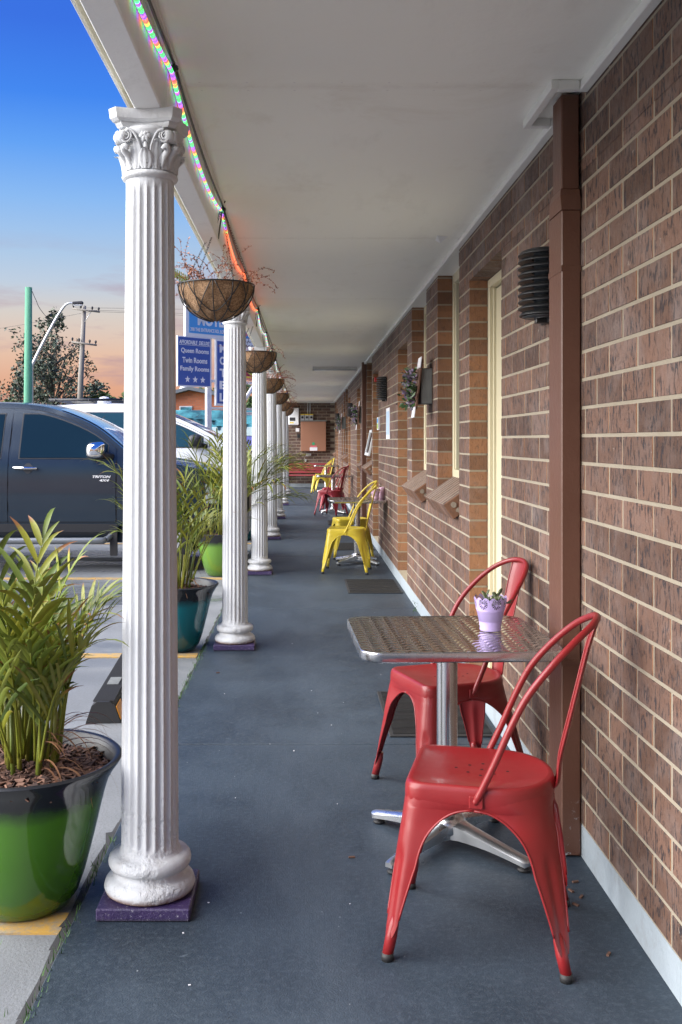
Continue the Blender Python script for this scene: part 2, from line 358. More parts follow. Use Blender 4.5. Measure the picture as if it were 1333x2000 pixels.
M_['deadleaf'] = mat('brown_dry_leaf', (.20, .09, .045), .6, fn=lambda g: g.col(g.mix(g.attr('tone'), (.10, .035, .02), (.30, .15, .07))))
M_['stem'] = mat('green_cane', (.16, .20, .03), .4, fn=lambda g: g.col(g.mix(g.attr('tone'), (.07, .12, .015), (.30, .27, .045))))
M_['coir'] = mat('coconut_fibre', rough=.95, fn=lambda g: (g.col(g.mix(g.ramp(g.noise(g.obj(), 60, 6, .8, w=2), .38, .66), (.13, .07, .035), (.58, .36, .20))), g.bump(g.noise(g.obj(), 110, 5, .8, w=3), .006)))
M_['dry'] = mat('dried_creeper', (.30, .12, .06), .8, fn=lambda g: g.col(g.mix(g.attr('tone'), (.16, .05, .025), (.50, .22, .12))))
M_['lilac'] = mat('lilac_tin', (.46, .36, .66), .35)
M_['pinktin'] = mat('pale_pink_tin', (.60, .38, .48), .4)
M_['succulent'] = mat('jade_leaf', (.05, .08, .03), .35, fn=lambda g: g.col(g.mix(g.attr('tone'), (.035, .065, .022), (.11, .13, .06))))
M_['purpleleaf'] = mat('purple_succulent_leaf', (.1, .08, .1), .4, fn=lambda g: g.col(g.mix(g.ramp(g.attr('tone'), .35, .6), (.045, .10, .03), (.17, .12, .20))))
M_['greywood'] = mat('weathered_board', (.16, .17, .165), .8, fn=lambda g: (g.col(g.mix(g.noise(g.obj(), 8, 6, .6, (6, 6, .6)), (.09, .10, .10), (.25, .26, .25))), g.bump(g.noise(g.obj(), 30, 4, .6, (4, 4, .4)), .002)))
M_['brownwood'] = mat('brown_board', (.13, .06, .04), .6, fn=lambda g: g.col(g.mix(g.noise(g.obj(), 10, 5, .6, (5, 5, .5)), (.075, .032, .022), (.20, .10, .06))))
M_['card'] = mat('white_card', (.74, .74, .78), .6)
def _mat_(g):
    p = g.obj(); w = g.m('SINE', g.m('MULTIPLY', g.xyz(p)[1], 420)); g.col(g.mix(g.m('MULTIPLY', g.ramp(g.noise(p, 12, 6, .75), .56, .72), .5), (.008, .008, .009), (.045, .042, .038))); g.bump(w, .002)
M_['doormat'] = mat('ribbed_rubber', rough=.6, fn=_mat_)
M_['bench'] = paint('red_bench_paint', (.30, .05, .06), .45, (.2, .08, .08), .3)
M_['grime'] = mat('crack_filler', (.030, .030, .032), .9)
M_['weed'] = mat('weed_green', (.06, .14, .03), .6)
def _uteb(g):
    g.b.inputs['Metallic'].default_value = .25
    g.col(g.mix(g.noise(g.pos(), 2, 3), (.014, .026, .040), (.020, .034, .050)))
M_['ute_blue'] = mat('dark_blue_metallic', (.05, .08, .12), .26, .5, coat=.45, fn=_uteb)
M_['ute_white'] = mat('white_car_paint', (.78, .80, .82), .25, 0, coat=.8)
M_['stepgrey'] = mat('dull_step_metal', (.22, .24, .26), .5, .6)
M_['gap'] = mat('panel_gap', (.004, .004, .005), .8)
M_['tyre'] = mat('tyre', (.018, .018, .018), .75)
M_['bumperplastic'] = mat('dark_trim_plastic', (.022, .024, .028), .5)
M_['orangebrick'] = mat('orange_brick', (.50, .16, .07), .8)
def _ob(g):
    q = g.n('TexBrick'); q.inputs['Scale'].default_value = 1; q.inputs['Brick Width'].default_value = .25; q.inputs['Row Height'].default_value = .09; q.inputs['Mortar Size'].default_value = .01
    q.inputs['Color1'].default_value = (.50, .15, .065, 1); q.inputs['Color2'].default_value = (.62, .20, .09, 1); q.inputs['Mortar'].default_value = (.42, .2, .13, 1)
    x = g.xyz(g.obj()); c = g.n('CombineXYZ'); g.l(x[0], c.inputs[0]); g.l(x[2], c.inputs[1]); g.l(c.outputs[0], q.inputs[0]); g.col(q.outputs[0])
M_['farbrick'] = mat('far_orange_brick', rough=.8, fn=_ob)
M_['roofgrey'] = mat('grey_roof', (.16, .18, .20), .6)
M_['greenpole'] = mat('green_treated_pole', (.12, .40, .24), .8, fn=lambda g: (g.col(g.mix(g.noise(g.pos(), 3, 6, .7, (4, 4, .7)), (.06, .24, .14), (.13, .36, .23))), g.bump(g.noise(g.pos(), 12, 4, .7, (5, 5, .5)), .006)))
M_['greypole'] = mat('weathered_pole', (.26, .24, .21), .85, fn=lambda g: g.col(g.mix(g.noise(g.pos(), 3, 6, .7, (4, 4, .5)), (.15, .14, .125), (.36, .33, .29))))
M_['galv'] = mat('galvanised_steel', (.55, .57, .60), .4, .8)
M_['bark'] = mat('gum_bark', (.10, .09, .075), .9)
M_['leaf'] = mat('tree_leaf', rough=.6, fn=lambda g: g.col(g.mix(g.attr('tone'), (.030, .048, .036), (.095, .130, .075))))
M_['bush'] = mat('bush_leaf', rough=.6, fn=lambda g: g.col(g.mix(g.attr('tone'), (.030, .070, .018), (.13, .21, .055))))
M_['grass'] = mat('verge', (.05, .08, .025), .9)
def emis(name, fn):
    m = bpy.data.materials.new(name); m.use_nodes = True; nt = m.node_tree; b = nt.nodes['Principled BSDF']; fn(G(nt, b)); return m
def _rope(g):
    p = g.pos(); y = g.xyz(p)[1]; k = g.m('FRACT', g.m('MULTIPLY', y, 5.5))
    q = g.n('ValToRGB'); q.color_ramp.interpolation = 'CONSTANT'; e = q.color_ramp.elements; e[0].position = 0; e[0].color = (.02, .8, .14, 1); e[1].position = .24; e[1].color = (.35, .06, 1, 1)
    for ps, c in ((.46, (1, .10, .05, 1)), (.60, (.9, .5, .05, 1)), (.72, (.02, .9, .2, 1)), (.88, (.45, .04, 1, 1))): z = e.new(ps); z.color = c
    g.l(k, q.inputs[0]); g.l(q.outputs[0], g.b.inputs['Emission Color']); g.b.inputs['Emission Strength'].default_value = 1.9
    w = g.m('ABSOLUTE', g.m('SUBTRACT', g.m('FRACT', g.m('MULTIPLY', y, 34)), .5)); g.l(g.mr(w, 0, .5, .75, .12), g.b.inputs['Emission Strength'])
M_['rope'] = emis('multicolour_rope_light', _rope)
def _ropeo(g):
    g.b.inputs['Emission Color'].default_value = (1, .10, .008, 1); y = g.xyz(g.pos())[1]; w = g.m('ABSOLUTE', g.m('SUBTRACT', g.m('FRACT', g.m('MULTIPLY', y, 34)), .5)); g.l(g.mr(w, 0, .5, .8, .2), g.b.inputs['Emission Strength'])
M_['ropeo'] = emis('orange_rope_light', _ropeo)
M_['redled'] = emis('red_lamp', lambda g: (setattr(g.b.inputs['Emission Strength'], 'default_value', 3), setattr(g.b.inputs['Emission Color'], 'default_value', (1, .03, .02, 1))))

# ------------------------------------------------------------------ ground, slab
XE, XW, ZC = -.650, .90, 2.484       # slab edge, wall face, ceiling height
g0 = MB().box(-400, 400, -30, 1500, -1.0, -.075).build('ground', M_['grass'], kind='structure')
MB().box(-38, XE-.004, -6, 33, -.074, -.022).build('car_park', M_['concrete'], kind='structure', label='grey concrete car park beside the covered walkway')
MB().box(-200, 200, 47, 58, -.074, -.05).build('road', M_['asphalt'], kind='structure')
flo = empty('floor', kind='structure')
ysl = [-3, .85, 4.44, 8.05, 11.66, 15.27, 18.9, 22.5, 26.1, 29.06]
for a, b in zip(ysl, ysl[1:]): MB().cbox(XE, XW+.02, a+.005, b-.005, -.35, 0, .003).build('slab', M_['floor'], flo)
# ragged dark crack and weeds along the slab edge
rnd = random.Random(4)
m = MB(); y = .6
while y < 29:
    w = rnd.uniform(.012, .028) if y > 3.4 else rnd.uniform(.022, .048); d = rnd.uniform(.06, .2)
    w2 = rnd.uniform(.012, .028) if y > 3.4 else rnd.uniform(.022, .048); m.add([(XE-.002, y, -.012), (XE-w, y, -.0175), (XE-w2, y+d, -.0175), (XE-.002, y+d, -.012)], [(0, 1, 2, 3)]); y += d
m.build('crack', M_['grime'], flo)
m = MB()
for i in range(900):
    y = rnd.choice((rnd.uniform(2.3, 3.4), rnd.uniform(4.6, 6.8), rnd.uniform(4.6, 6.8), rnd.uniform(7, 12))); x = XE+rnd.gauss(0, .010)
    if abs(y-2.6) < .25: x = XE-rnd.uniform(0, .45) if rnd.random() < .25 else x
    h = rnd.uniform(.004, .022); a = rnd.uniform(0, 6.28); c, s_ = math.cos(a)*h*.6, math.sin(a)*h*.6
    m.add([(x-c*.4, y-s_*.4, -.012), (x+s_*.3, y-c*.3, -.008), (x+c, y+s_, h)], [(0, 1, 2)])
m.build('weeds', M_['weed'], kind='stuff', label='tiny green weeds growing along the cracked slab edge', cat='weeds')
m = MB()
for i in range(26):
    y, z = 8.9-1.1+rnd.uniform(-.08, .08), rnd.uniform(0, .09); x = XW-.015-rnd.uniform(0, .03); h = .012
    m.add([(x, y, z), (x+.004, y+h, z+.003), (x-h*.6, y+h*.4, z+h)], [(0, 1, 2)])
m.build('weeds', M_['weed'], kind='stuff', label='small green weed sprouting at the foot of the brick wall before the second doormat', cat='weeds')
# bits of litter on the floor
m = MB()
for i in range(26):
    x, y = rnd.uniform(-.45, .8), rnd.uniform(2.2, 12); h = rnd.uniform(.0015, .0035); a = rnd.uniform(0, 3)
    m.box(-h, h, -h*.6, h*.6, 0, .0015, Matrix.Translation((x, y, .0006)) @ Matrix.Rotation(a, 4, 'Z'))
m.build('debris', M_['card'], kind='stuff', label='tiny white specks of litter scattered on the grey floor', cat='litter')
m = MB()
for x, y, a in ((.155, 3.23, .1), (.76, 2.93, .5), (.80, 2.99, 2), (.82, 2.95, 1), (.79, 2.90, 2.2), (.83, 3.05, .3), (.80, 2.62, 1), (-.50, 5.8, .4)):
    m.box(-.010, .010, -.0035, .0035, .0005, .005, Matrix.Translation((x, y, 0)) @ Matrix.Rotation(a, 4, 'Z'), tone=.3)
m.build('debris', M_['mulch'], kind='stuff', label='dry brown leaf scraps lying near the foot of the downpipe', cat='leaf litter')
for k, (y, lb) in enumerate(((2.83, 'under the green pot'), (6.36, 'beside the teal pot'), (9.92, 'under the dark ute'), (13.3, 'between the dark ute and the white car'), (16.9, 'beyond the white car'))):
    MB().box(-6.5, XE-.03, y-.06, y+.06, -.030, -.0165).build('parking_line', M_['yellow_line'], kind='structure', label='worn yellow parking bay line '+lb)

# ------------------------------------------------------------------ brick walls
C0, CH, BL = .107, .090, .250         # top of plinth, course height, brick length
doors = [(4.55, 5.43), (8.69, 9.56), (12.05, 13.0), (15.95, 16.9), (19.3, 20.2), (23.1, 23.7), (26.5, 27.4)]
wins = [(5.79, 6.72), (7.34, 8.32), (13.22, 14.22), (14.65, 15.55), (20.45, 21.4), (21.7, 22.5), (27.6, 28.6)]
opens = [(a, b, C0, 2.222) for a, b in doors]+[(a, b, .917, ZC+.1) for a, b in wins]
def sub(rects, o):
    out = []
    for (a, b, c, d) in rects:
        oa, ob, oc, od = o
        if ob <= a or oa >= b or od <= c or oc >= d: out.append((a, b, c, d)); continue
        if oa > a: out.append((a, oa, c, d))
        if ob < b: out.append((ob, b, c, d))
        a2, b2 = max(a, oa), min(b, ob)
        if oc > c: out.append((a2, b2, c, oc))
        if od < d: out.append((a2, b2, od, d))
    return out
def brick_verts(a, b, c, d, dep, jx):     # u from a to b, z from c to d, front at 0, depth dep; chamfered front
    e = min(.0014, (b-a)*.2, (d-c)*.2)
    return [(dep, a, c), (dep, b, c), (dep, b, d), (dep, a, d), (e+jx, a, c), (e+jx, b, c), (e+jx, b, d), (e+jx, a, d), (jx, a+e, c+e), (jx, b-e, c+e), (jx, b-e, d-e), (jx, a+e, d-e)]
BF = [(8, 9, 10, 11)[::-1], (4, 5, 9, 8)[::-1], (5, 6, 10, 9)[::-1], (6, 7, 11, 10)[::-1], (7, 4, 8, 11)[::-1], (0, 1, 5, 4)[::-1], (1, 2, 6, 5)[::-1], (2, 3, 7, 6)[::-1], (3, 0, 4, 7)[::-1]]
wall = empty('wall', kind='structure', label='long speckled brown brick wall with cream mortar along the walkway')
rb = random.Random(11); allb = []
nrow = int((ZC-C0)/CH)+1
for r in range(nrow):
    z0, z1 = C0+r*CH, min(C0+(r+1)*CH, ZC+.02)
    off = 3.194 if r % 2 == 0 else 3.319
    cuts = sorted({z0, z1} | {z for o in opens for z in o[2:] if z0+.012 < z < z1-.012})
    for za, zb in zip(cuts, cuts[1:]):
        blk = sorted((o[0], o[1]) for o in opens if o[2] < zb-.002 and o[3] > za+.002); segs = []; p_ = -1.2
        for a_, b_ in blk: segs.append((p_, a_)); p_ = b_
        segs.append((p_, 29.05))
        lo_g = .0055 if za == z0 else 0; hi_g = .0055 if zb == z1 else 0
        for a_, b_ in segs:
            js = [off+k*BL for k in range(-20, 120)]; js = [a_-.005]+[j for j in js if a_+.055 < j < b_-.055]+[b_+.005]
            for j0, j1 in zip(js, js[1:]): allb.append((j0+.0064, j1-.0064, za+lo_g, zb-hi_g))
def wall_px(q):
    yc = max(.5, (q[0]+q[1])/2)
    if 1755/yc+CX > 1345 or yc < 2: return 0
    x0, x1 = 1755/q[0], 1755/q[1]; zt = CY-(min(q[3], 2.6)-EYE)*F/yc
    if zt < -60: return 0
    return (x0-x1)*(q[3]-q[2])*F/yc
allb.sort(key=wall_px, reverse=True)
rest = MB()
for i, q in enumerate(allb):
    jx = rb.uniform(-.0012, .0010); tone = min(1, max(0, rb.gauss(.5, .34))); cut = 1.0
    if i < 300:
        cy, cz = (q[0]+q[1])/2, (q[2]+q[3])/2
        vs = [(x, y-cy, z-cz) for x, y, z in brick_verts(*q, .10, jx)]
        b = MB().add(vs, BF, tone=tone, cutend=cut).build('brick', M_['brick'], wall, loc=(XW, cy, cz))
    else:
        rest.add([(XW+x, y, z) for x, y, z in brick_verts(*q, .10, jx)], BF, tone=tone, cutend=cut)
rest.build('brick', M_['brick'], wall, kind='stuff')
mr_ = [(-1.2, 29.06, C0-.001, ZC+.02)]
for a, b, c, d in opens: mr_ = sub(mr_, (a-.004, b+.004, c-.004, d+.004))
m = MB()
for a, b, c, d in mr_: m.box(XW+.0022, XW+.096, a, b, c, d)
m.build('mortar', M_['mortar'], wall)
MB().box(XW+.001, XW+.10, -3, 29.06, 0.001, C0-.0005).build('plinth', M_['wallpaint'], wall)
MB().box(XW, XW+.10, -3, -1.2, C0, ZC).build('wall', M_['brick'], kind='structure')
MB().box(XW+.20, XW+.5, -3, 29.5, -.1, 2.6).build('wall', M_['ink'], kind='structure', label='unseen dark block added behind the brickwork to stop light leaks')  # unseen block in the building volume, added so no light leaks through the openings
# end wall
ew = empty('wall', kind='structure', label='brown brick end wall closing the walkway behind the red bench')
YE = 29.06; m = MB()
for r in range(27):
    z0, z1 = C0+r*.088, min(C0+(r+1)*.088, ZC+.02)
    off = .9-(.0 if r % 2 else .125)
    for k in range(-9, 1):
        x0, x1 = max(-1.2, off+(k-1)*.25), min(.9, off+k*.25)
        if x1-x0 < .02: continue
        q = (x0+.006, x1-.006, z0+.007, z1-.007); vs = [(y, -x+0, z) for x, y, z in brick_verts(*q, .10, rb.uniform(-.001, .001))]
        vs = [(u, YE+d, z) for d, u, z in [(x, y, z) for x, y, z in brick_verts(*q, .10, rb.uniform(-.001, .001))]]
        MB().add([(a, b, c) for a, b, c in vs], BF, tone=min(1, max(0, rb.gauss(.25, .2))), cutend=0).build('brick', M_['brick'], ew)
MB().box(-1.2, .9, YE+.003, YE+.1, C0, ZC+.02).build('mortar', M_['mortar'], ew)
MB().box(-1.2, .9, YE-.004, YE+.1, 0, C0-.001).build('plinth', M_['wallpaint'], ew)

# door and window sets
for i, (a, b) in enumerate(doors):
    d = empty('door', (XW+.10, 0, 0), label=('cream framed motel room door, %s from the camera, set in the brick wall' % ['first', 'second', 'third', 'fourth', 'fifth', 'sixth', 'last'][i]), cat='door', group='room doors along the walkway', kind='thing')
    f = MB(); f.cbox(0, .075, b-.045, b+.0, C0, 2.222, .003); f.cbox(0, .075, a, a+.045, C0, 2.222, .003); f.cbox(0, .075, a+.045, b-.045, 2.177, 2.222, .003)
    f.cbox(.02, .055, b-.06, b-.045, C0, 2.177, .002)
    f.build('frame', M_['cream'], d)
    MB().cbox(.035, .070, a+.05, b-.062, C0+.02, 2.17, .002).build('door_leaf', M_['cream'], d)
    h = MB().lathe([(0, 0), (.026, .002), (.026, .008), (.01, .012), (.01, .04), (.024, .05), (.026, .065), (0, .075)], 16)
    o = h.build('handle', M_['steel'], d, loc=(.035, a+.12, 1.05)); o.rotation_euler = (0, -PI/2, 0)
    MB().box(-.098, .09, a, b, C0-.03, C0+.004).build('threshold', M_['mortar'], d)
for i, (a, b) in enumerate(wins):
    w = empty('window', (XW+.10, 0, 0), label=('cream framed motel window with sloping brick sill, %s from the camera' % ['first', 'second', 'third', 'fourth', 'fifth', 'sixth', 'last'][i]), cat='window', group='windows along the walkway', kind='thing')
    f = MB()
    f.cbox(0, .06, b-.05, b, 1.10, ZC, .003); f.cbox(0, .06, a, a+.05, 1.10, ZC, .003); f.cbox(0, .06, a+.05, b-.05, 1.10, 1.16, .003); f.cbox(0, .06, a+.05, b-.05, 2.40, ZC, .003)
    f.cbox(.012, .05, b-.075, b-.05, 1.16, 2.40, .002); f.cbox(.012, .05, (a+b)/2-.02, (a+b)/2+.02, 1.16, 2.40, .002)
    f.build('frame', M_['cream'], w)
    MB().box(.035, .040, a+.05, b-.05, 1.16, 2.40).build('pane', M_['glass'], w)
    MB().box(-.10, .0, a+.001, b-.001, 2.462, ZC-.001).build('head_lining', M_['trim'], w)
    # sloping sill of bricks on edge
    n = int((b-a)/.086); ang = R(35)
    Mx = Matrix.Translation((-.190, 0, .978)) @ Matrix.Rotation(-ang, 4, 'Y')
    for k in range(n):
        y0 = a+.006+k*(b-a)/n
        m = MB().cbox(0, .262, y0+.006, y0+(b-a)/n-.014, -.105, 0, .004, Mx, tone=rb.uniform(.2, .9), cutend=1.0)
        m.build('brick', M_['brick'], w)
    MB().box(.003, .255, a+.03, b-.003, -.102, -.0006, Mx).build('mortar', M_['mortar'], w)
    if i < 4:                 # mortar plugs showing in the cores of the end brick
        m = MB()
        for (u, v, r_) in ((.05, -.035, .017), (.055, -.075, .015), (.105, -.05, .020), (.085, -.06, .010), (.15, -.035, .015), (.16, -.075, .014)):
            pts = [Mx @ Vector((u+r_*math.cos(t)*rb.uniform(.8, 1.15), a+.0085, v+r_*math.sin(t)*rb.uniform(.8, 1.15))) for t in [q*PI/5 for q in range(10)]]
            pts2 = [p-Vector((0, .0025, 0)) for p in pts]
            m.add(pts+pts2, [tuple(range(10, 20))]+[(q, (q+1) % 10, 10+(q+1) % 10, 10+q) for q in range(10)])
        m.build('mortar_plug', M_['mortar'], w)
    if i == 2:
        s = MB(); yb = b-.10
        for (dx0, dx1, z0, z1) in ((0, .02, 1.2, 1.85),):
            Mo = Matrix.Translation((-.055, yb, 1.50)) @ Matrix.Rotation(R(12), 4, 'Y')
            s.cbox(-.015, .012, -.8, -.76, -.36, 0, .002, Mo); s.cbox(-.015, .012, -.04, 0, -.36, 0, .002, Mo); s.cbox(-.015, .012, -.76, -.04, -.36, -.32, .002, Mo); s.cbox(-.015, .012, -.76, -.04, -.04, 0, .002, Mo)
        s.build('open_sash', M_['white'], w)
        MB().box(-.003, .002, -.76, -.04, -.32, -.04, Mo).build('pane', M_['glass'], w)

# ------------------------------------------------------------------ ceiling, cornice, beam, roof edge
ce = empty('ceiling', kind='structure', label='flat cream sheeted ceiling over the walkway')
ys = [-3, .8, 3.19, 5.58, 7.97, 10.36, 12.75, 15.14, 17.53, 19.92, 22.31, 24.7, 27.1, 29.06]
for a, b in zip(ys, ys[1:]): MB().cbox(-.402, XW+.1, a+.0006, b-.0006, ZC, ZC+.012, .0005).build('panel', M_['ceiling'], ce)
m = MB()
for yj in ys[1:-1]:
    for dy in (-.035, .035):
        for k in range(9): m.lathe([(.0045, -.0012), (.002, -.002), (0, -.002)], 6, (-.33+k*.15, yj+dy, ZC))
m.build('nail_head', M_['trim'], ce, kind='stuff')
m = MB(); m.add([(.735, 5.50, ZC-.001), (.80, 5.53, ZC-.001), (.765, 5.60, ZC-.024), (.735, 5.58, ZC-.012)], [(0, 1, 2, 3)]); m.build('peeling_flake', M_['white'], ce)
MB().box(-.402, XW+.1, -3, 29.1, ZC+.0125, ZC+.03).build('backing', M_['ink'], ce)
MB().box(-.50, XW+.5, -3, 29.5, ZC+.035, ZC+.12).build('roof', M_['roofgrey'], kind='structure')  # unseen slab above the ceiling, added to block light from overhead
co_ = empty('cornice', kind='structure', label='painted timber cornice where the ceiling meets the brick wall')
def corn(a, b, x0=XW-.032): MB().cbox(x0, XW-.0005, a, b, ZC-.030, ZC-.0005, .003).build('strip', M_['trim'], co_)
corn(-3, 3.16); corn(3.50, 29.05)
c2 = MB(); c2.cbox(.775, .80, 3.13, 3.53, ZC-.030, ZC-.0005, .002); c2.cbox(.80, XW-.034, 3.13, 3.16, ZC-.030, ZC-.0005, .002); c2.cbox(.80, XW-.034, 3.50, 3.53, ZC-.030, ZC-.0005, .002)
c2.build('strip', M_['trim'], co_)
MB().cbox(-1.2+.8, .868, YE-.03, YE-.0005, ZC-.032, ZC-.0005, .003).build('strip', M_['trim'], co_)
bm_ = empty('beam', kind='structure', label='white painted beam carried on the row of columns')
for a, b in ((-3, 2.93), (2.934, 10.15), (10.154, 17.37), (17.374, 24.59), (24.594, 29.06)):
    MB().cbox(-.485, -.405, a, b, 2.298, ZC+.03, .004).build('length', M_['beam'], bm_)
MB().cbox(-.4045, -.378, -3, 29.06, ZC-.014, ZC-.0005, .003).build('moulding', M_['trim'], bm_)
ga = empty('gutter', kind='structure', label='cream metal roof edge along the outside of the beam')
MB().cbox(-.500, -.487, -3, 29.5, 2.33, 2.56, .002).build('fascia', M_['cream'], ga)
MB().cbox(-.575, -.502, -3, 29.5, 2.43, 2.55, .006).build('channel', M_['trim'], ga)
MB().cbox(-.56, -.55, -3, 29.5, 2.405, 2.43, .002).build('lip', M_['white'], ga)

# ------------------------------------------------------------------ columns
def shaft_mesh():
    n = 20; per = 8; NA = n*per
    zs = [.145, .17, .178, .19, .21, .5, .9, 1.3, 1.7, 2.02, 2.055, 2.068, 2.078, 2.086, 2.10, 2.125]
    vs = []
    for z in zs:
        t = (z-.15)/1.97; r = .084-.014*max(0, t)**1.3
        if z < .17: r += .006*(.17-z)/.025
        dep = .0085
        if z < .19: dep *= max(0, min(1, (z-.170)/.02))**.5
        if z > 2.055: dep *= max(0, min(1, (2.088-z)/.033))**.5
        for k in range(NA):
            ph = (k % per)/per; ff = 0
            if ph > .12: ff = math.sin(PI*(ph-.12)/.88)**.6
            vs.append(((r-dep*ff)*math.cos(2*PI*k/NA), (r-dep*ff)*math.sin(2*PI*k/NA), z))
    fs = [(i*NA+k, i*NA+(k+1) % NA, (i+1)*NA+(k+1) % NA, (i+1)*NA+k) for i in range(len(zs)-1) for k in range(NA)]
    return MB().add(vs, fs, smooth=True)
def capital(col):
    m = MB()
    m.lathe([(.070, 2.108), (.079, 2.112), (.082, 2.119), (.079, 2.127), (.072, 2.130), (.0715, 2.15), (.073, 2.18), (.078, 2.205), (.086, 2.225), (.097, 2.238), (.09, 2.25), (0, 2.25)], 48)
    o = m.build('capital', M_['column'], col)
    # abacus with hollowed sides and cut corners
    def aba(sx, z0, z1, sx2=None):
        sx2 = sx2 or sx; A = []
        for q in range(4):
            for t in [i/8 for i in range(9)]:
                u = -1+2*t; A.append((u*.72, -1+.16*(1-u*u)*1.0, q))
        vs = []
        for z, s_ in ((z0, sx), (z1, sx2)):
            for (u, v, q) in A:
                c, s2 = [(1, 0), (0, 1), (-1, 0), (0, -1)][q]; x, y = u*s_, v*s_*.94; vs.append((x*c-y*s2, x*s2+y*c, z))
        n = len(A); return vs, [tuple(range(n))[::-1], tuple(range(n, 2*n))]+[(k, (k+1) % n, n+(k+1) % n, n+k) for k in range(n)]
    b = MB()
    for a in ((.094, 2.247, 2.255, .100), (.100, 2.255, 2.262, .101), (.108, 2.262, 2.270, .116), (.116, 2.270, 2.297, .120)): b.add(*aba(a[0], a[1], a[2], a[3]))
    b.build('abacus', M_['column'], col).scale = (.94, .94, 1)
    v = MB()
    for q in range(4):
        Rq = Matrix.Rotation(q*PI/2, 4, 'Z')
        for sg in (-1, 1):
            pts = []; rr = []
            for i in range(34):
                t = i/33; a = PI*.5+t*2.25*2*PI; rad = .0185*(1-t)**.9+.002
                pts.append(Rq @ Vector((sg*(.060+rad*math.cos(a)*.9), -.091-.004*t, 2.220+rad*math.sin(a)))); rr.append(.0042-.0018*t)
            v.tube(pts, rr, 6)
            v.tube(cr_path([Rq @ Vector(p) for p in ((sg*.012, -.083, 2.165), (sg*.020, -.090, 2.20), (sg*.038, -.094, 2.232), (sg*.058, -.094, 2.238))], 4), [.003+.0025*i/12 for i in range(13)], 6)
            # side drum of the scroll running to the corner
            v.tube([Rq @ Vector(p) for p in ((sg*.058, -.090, 2.221), (sg*.072, -.080, 2.221), (sg*.078, -.074, 2.221))], [.0165, .0185, .017], 14)
            # curling side leaf below the scroll
            v.tube(cr_path([Rq @ Vector(p) for p in ((sg*.046, -.062, 2.135), (sg*.056, -.072, 2.165), (sg*.068, -.084, 2.183), (sg*.062, -.095, 2.190), (sg*.052, -.094, 2.182))], 4), [.006+.004*math.sin(i/16*PI) for i in range(17)], 7)
        # centre flower
        c = Rq @ Vector((0, -.092, 2.224))
        v.lathe([(0, .012), (.008, .010), (.010, 0), (0, -.01)], 8, c)
        for k in range(7):
            a = k*2*PI/7+PI/2; d = Rq @ Vector((math.cos(a)*.016, 0, math.sin(a)*.018)); v.tube([c, c+d*.7, c+d*1.25], [.007, .0085, .003], 6)
        v.tube([Rq @ Vector((0, -.080, 2.14)), Rq @ Vector((0, -.086, 2.18)), Rq @ Vector((0, -.090, 2.205))], [.007, .009, .005], 6)
    v.build('scroll', M_['column'], col).scale = (.93, .93, 1)
    l = MB()
    for row, (n, h, r0, zb, wd) in enumerate(((8, .060, .0745, 2.130, .024), (8, .092, .0725, 2.130, .022))):
        for k in range(n):
            a = (k+.5*row)*2*PI/n+PI/8*0
            def fn(u, t, a=a, h=h, r0=r0, zb=zb, wd=wd):
                w = wd*math.sin(PI*min(1, t*.82+.14))**.7*(1+.10*math.cos(t*40)); x = (u-.5)*2
                r = r0+.006+.018*t*t+.004*(1-x*x)+(.003*math.cos(x*9)); z = zb+h*t
                if t > .85: r += .010*(t-.85)/.15; z -= h*.12*(t-.85)/.15
                aa = a+x*w/r
                return (r*math.cos(aa), r*math.sin(aa), z)
            l.grid(fn, 8, 12)
    l.build('acanthus_leaf', M_['column'], col).scale = (.94, .94, 1)
def make_column():
    c = empty('column', (0, 0, 0))
    shaft_mesh().build('shaft', M_['column'], c)
    prof = [(.09, .036), (.118, .037), (.128, .043), (.1325, .057), (.128, .072), (.119, .083), (.110, .085), (.104, .090), (.099, .098), (.099, .105), (.106, .107), (.115, .111), (.1195, .120), (.1205, .128), (.1185, .138), (.111, .147), (.100, .150), (.090, .152), (.083, .165)]
    MB().lathe(prof, 64).build('base', M_['column'], c)
    MB().cbox(-.132, .132, -.134, .134, .0005, .037, .004).build('plinth', M_['purple'], c)
    capital(c)
    return c
COLX = -.452
cols = [2.93+3.61*k for k in range(7)]
cwords = ['nearest fluted white column, beside the green pot, base paint flaking', 'second fluted white column, beside the teal pot', 'third fluted white column, beside the lime pot and drooping palm fronds',
          'fourth fluted white column counting from the camera', 'fifth fluted white column counting from the camera', 'sixth fluted white column, second from the far end', 'last fluted white column, next to the end wall']
proto = make_column()
for k, y in enumerate(cols):
    c = proto if k == 0 else copy_tree(proto)
    c.location = (COLX, y, 0); c.rotation_euler[2] = (0, .02, -.02, .01)[k % 4]
    tag(c, cwords[k]+' with purple plinth', 'column', 'fluted columns along the walkway', 'thing')

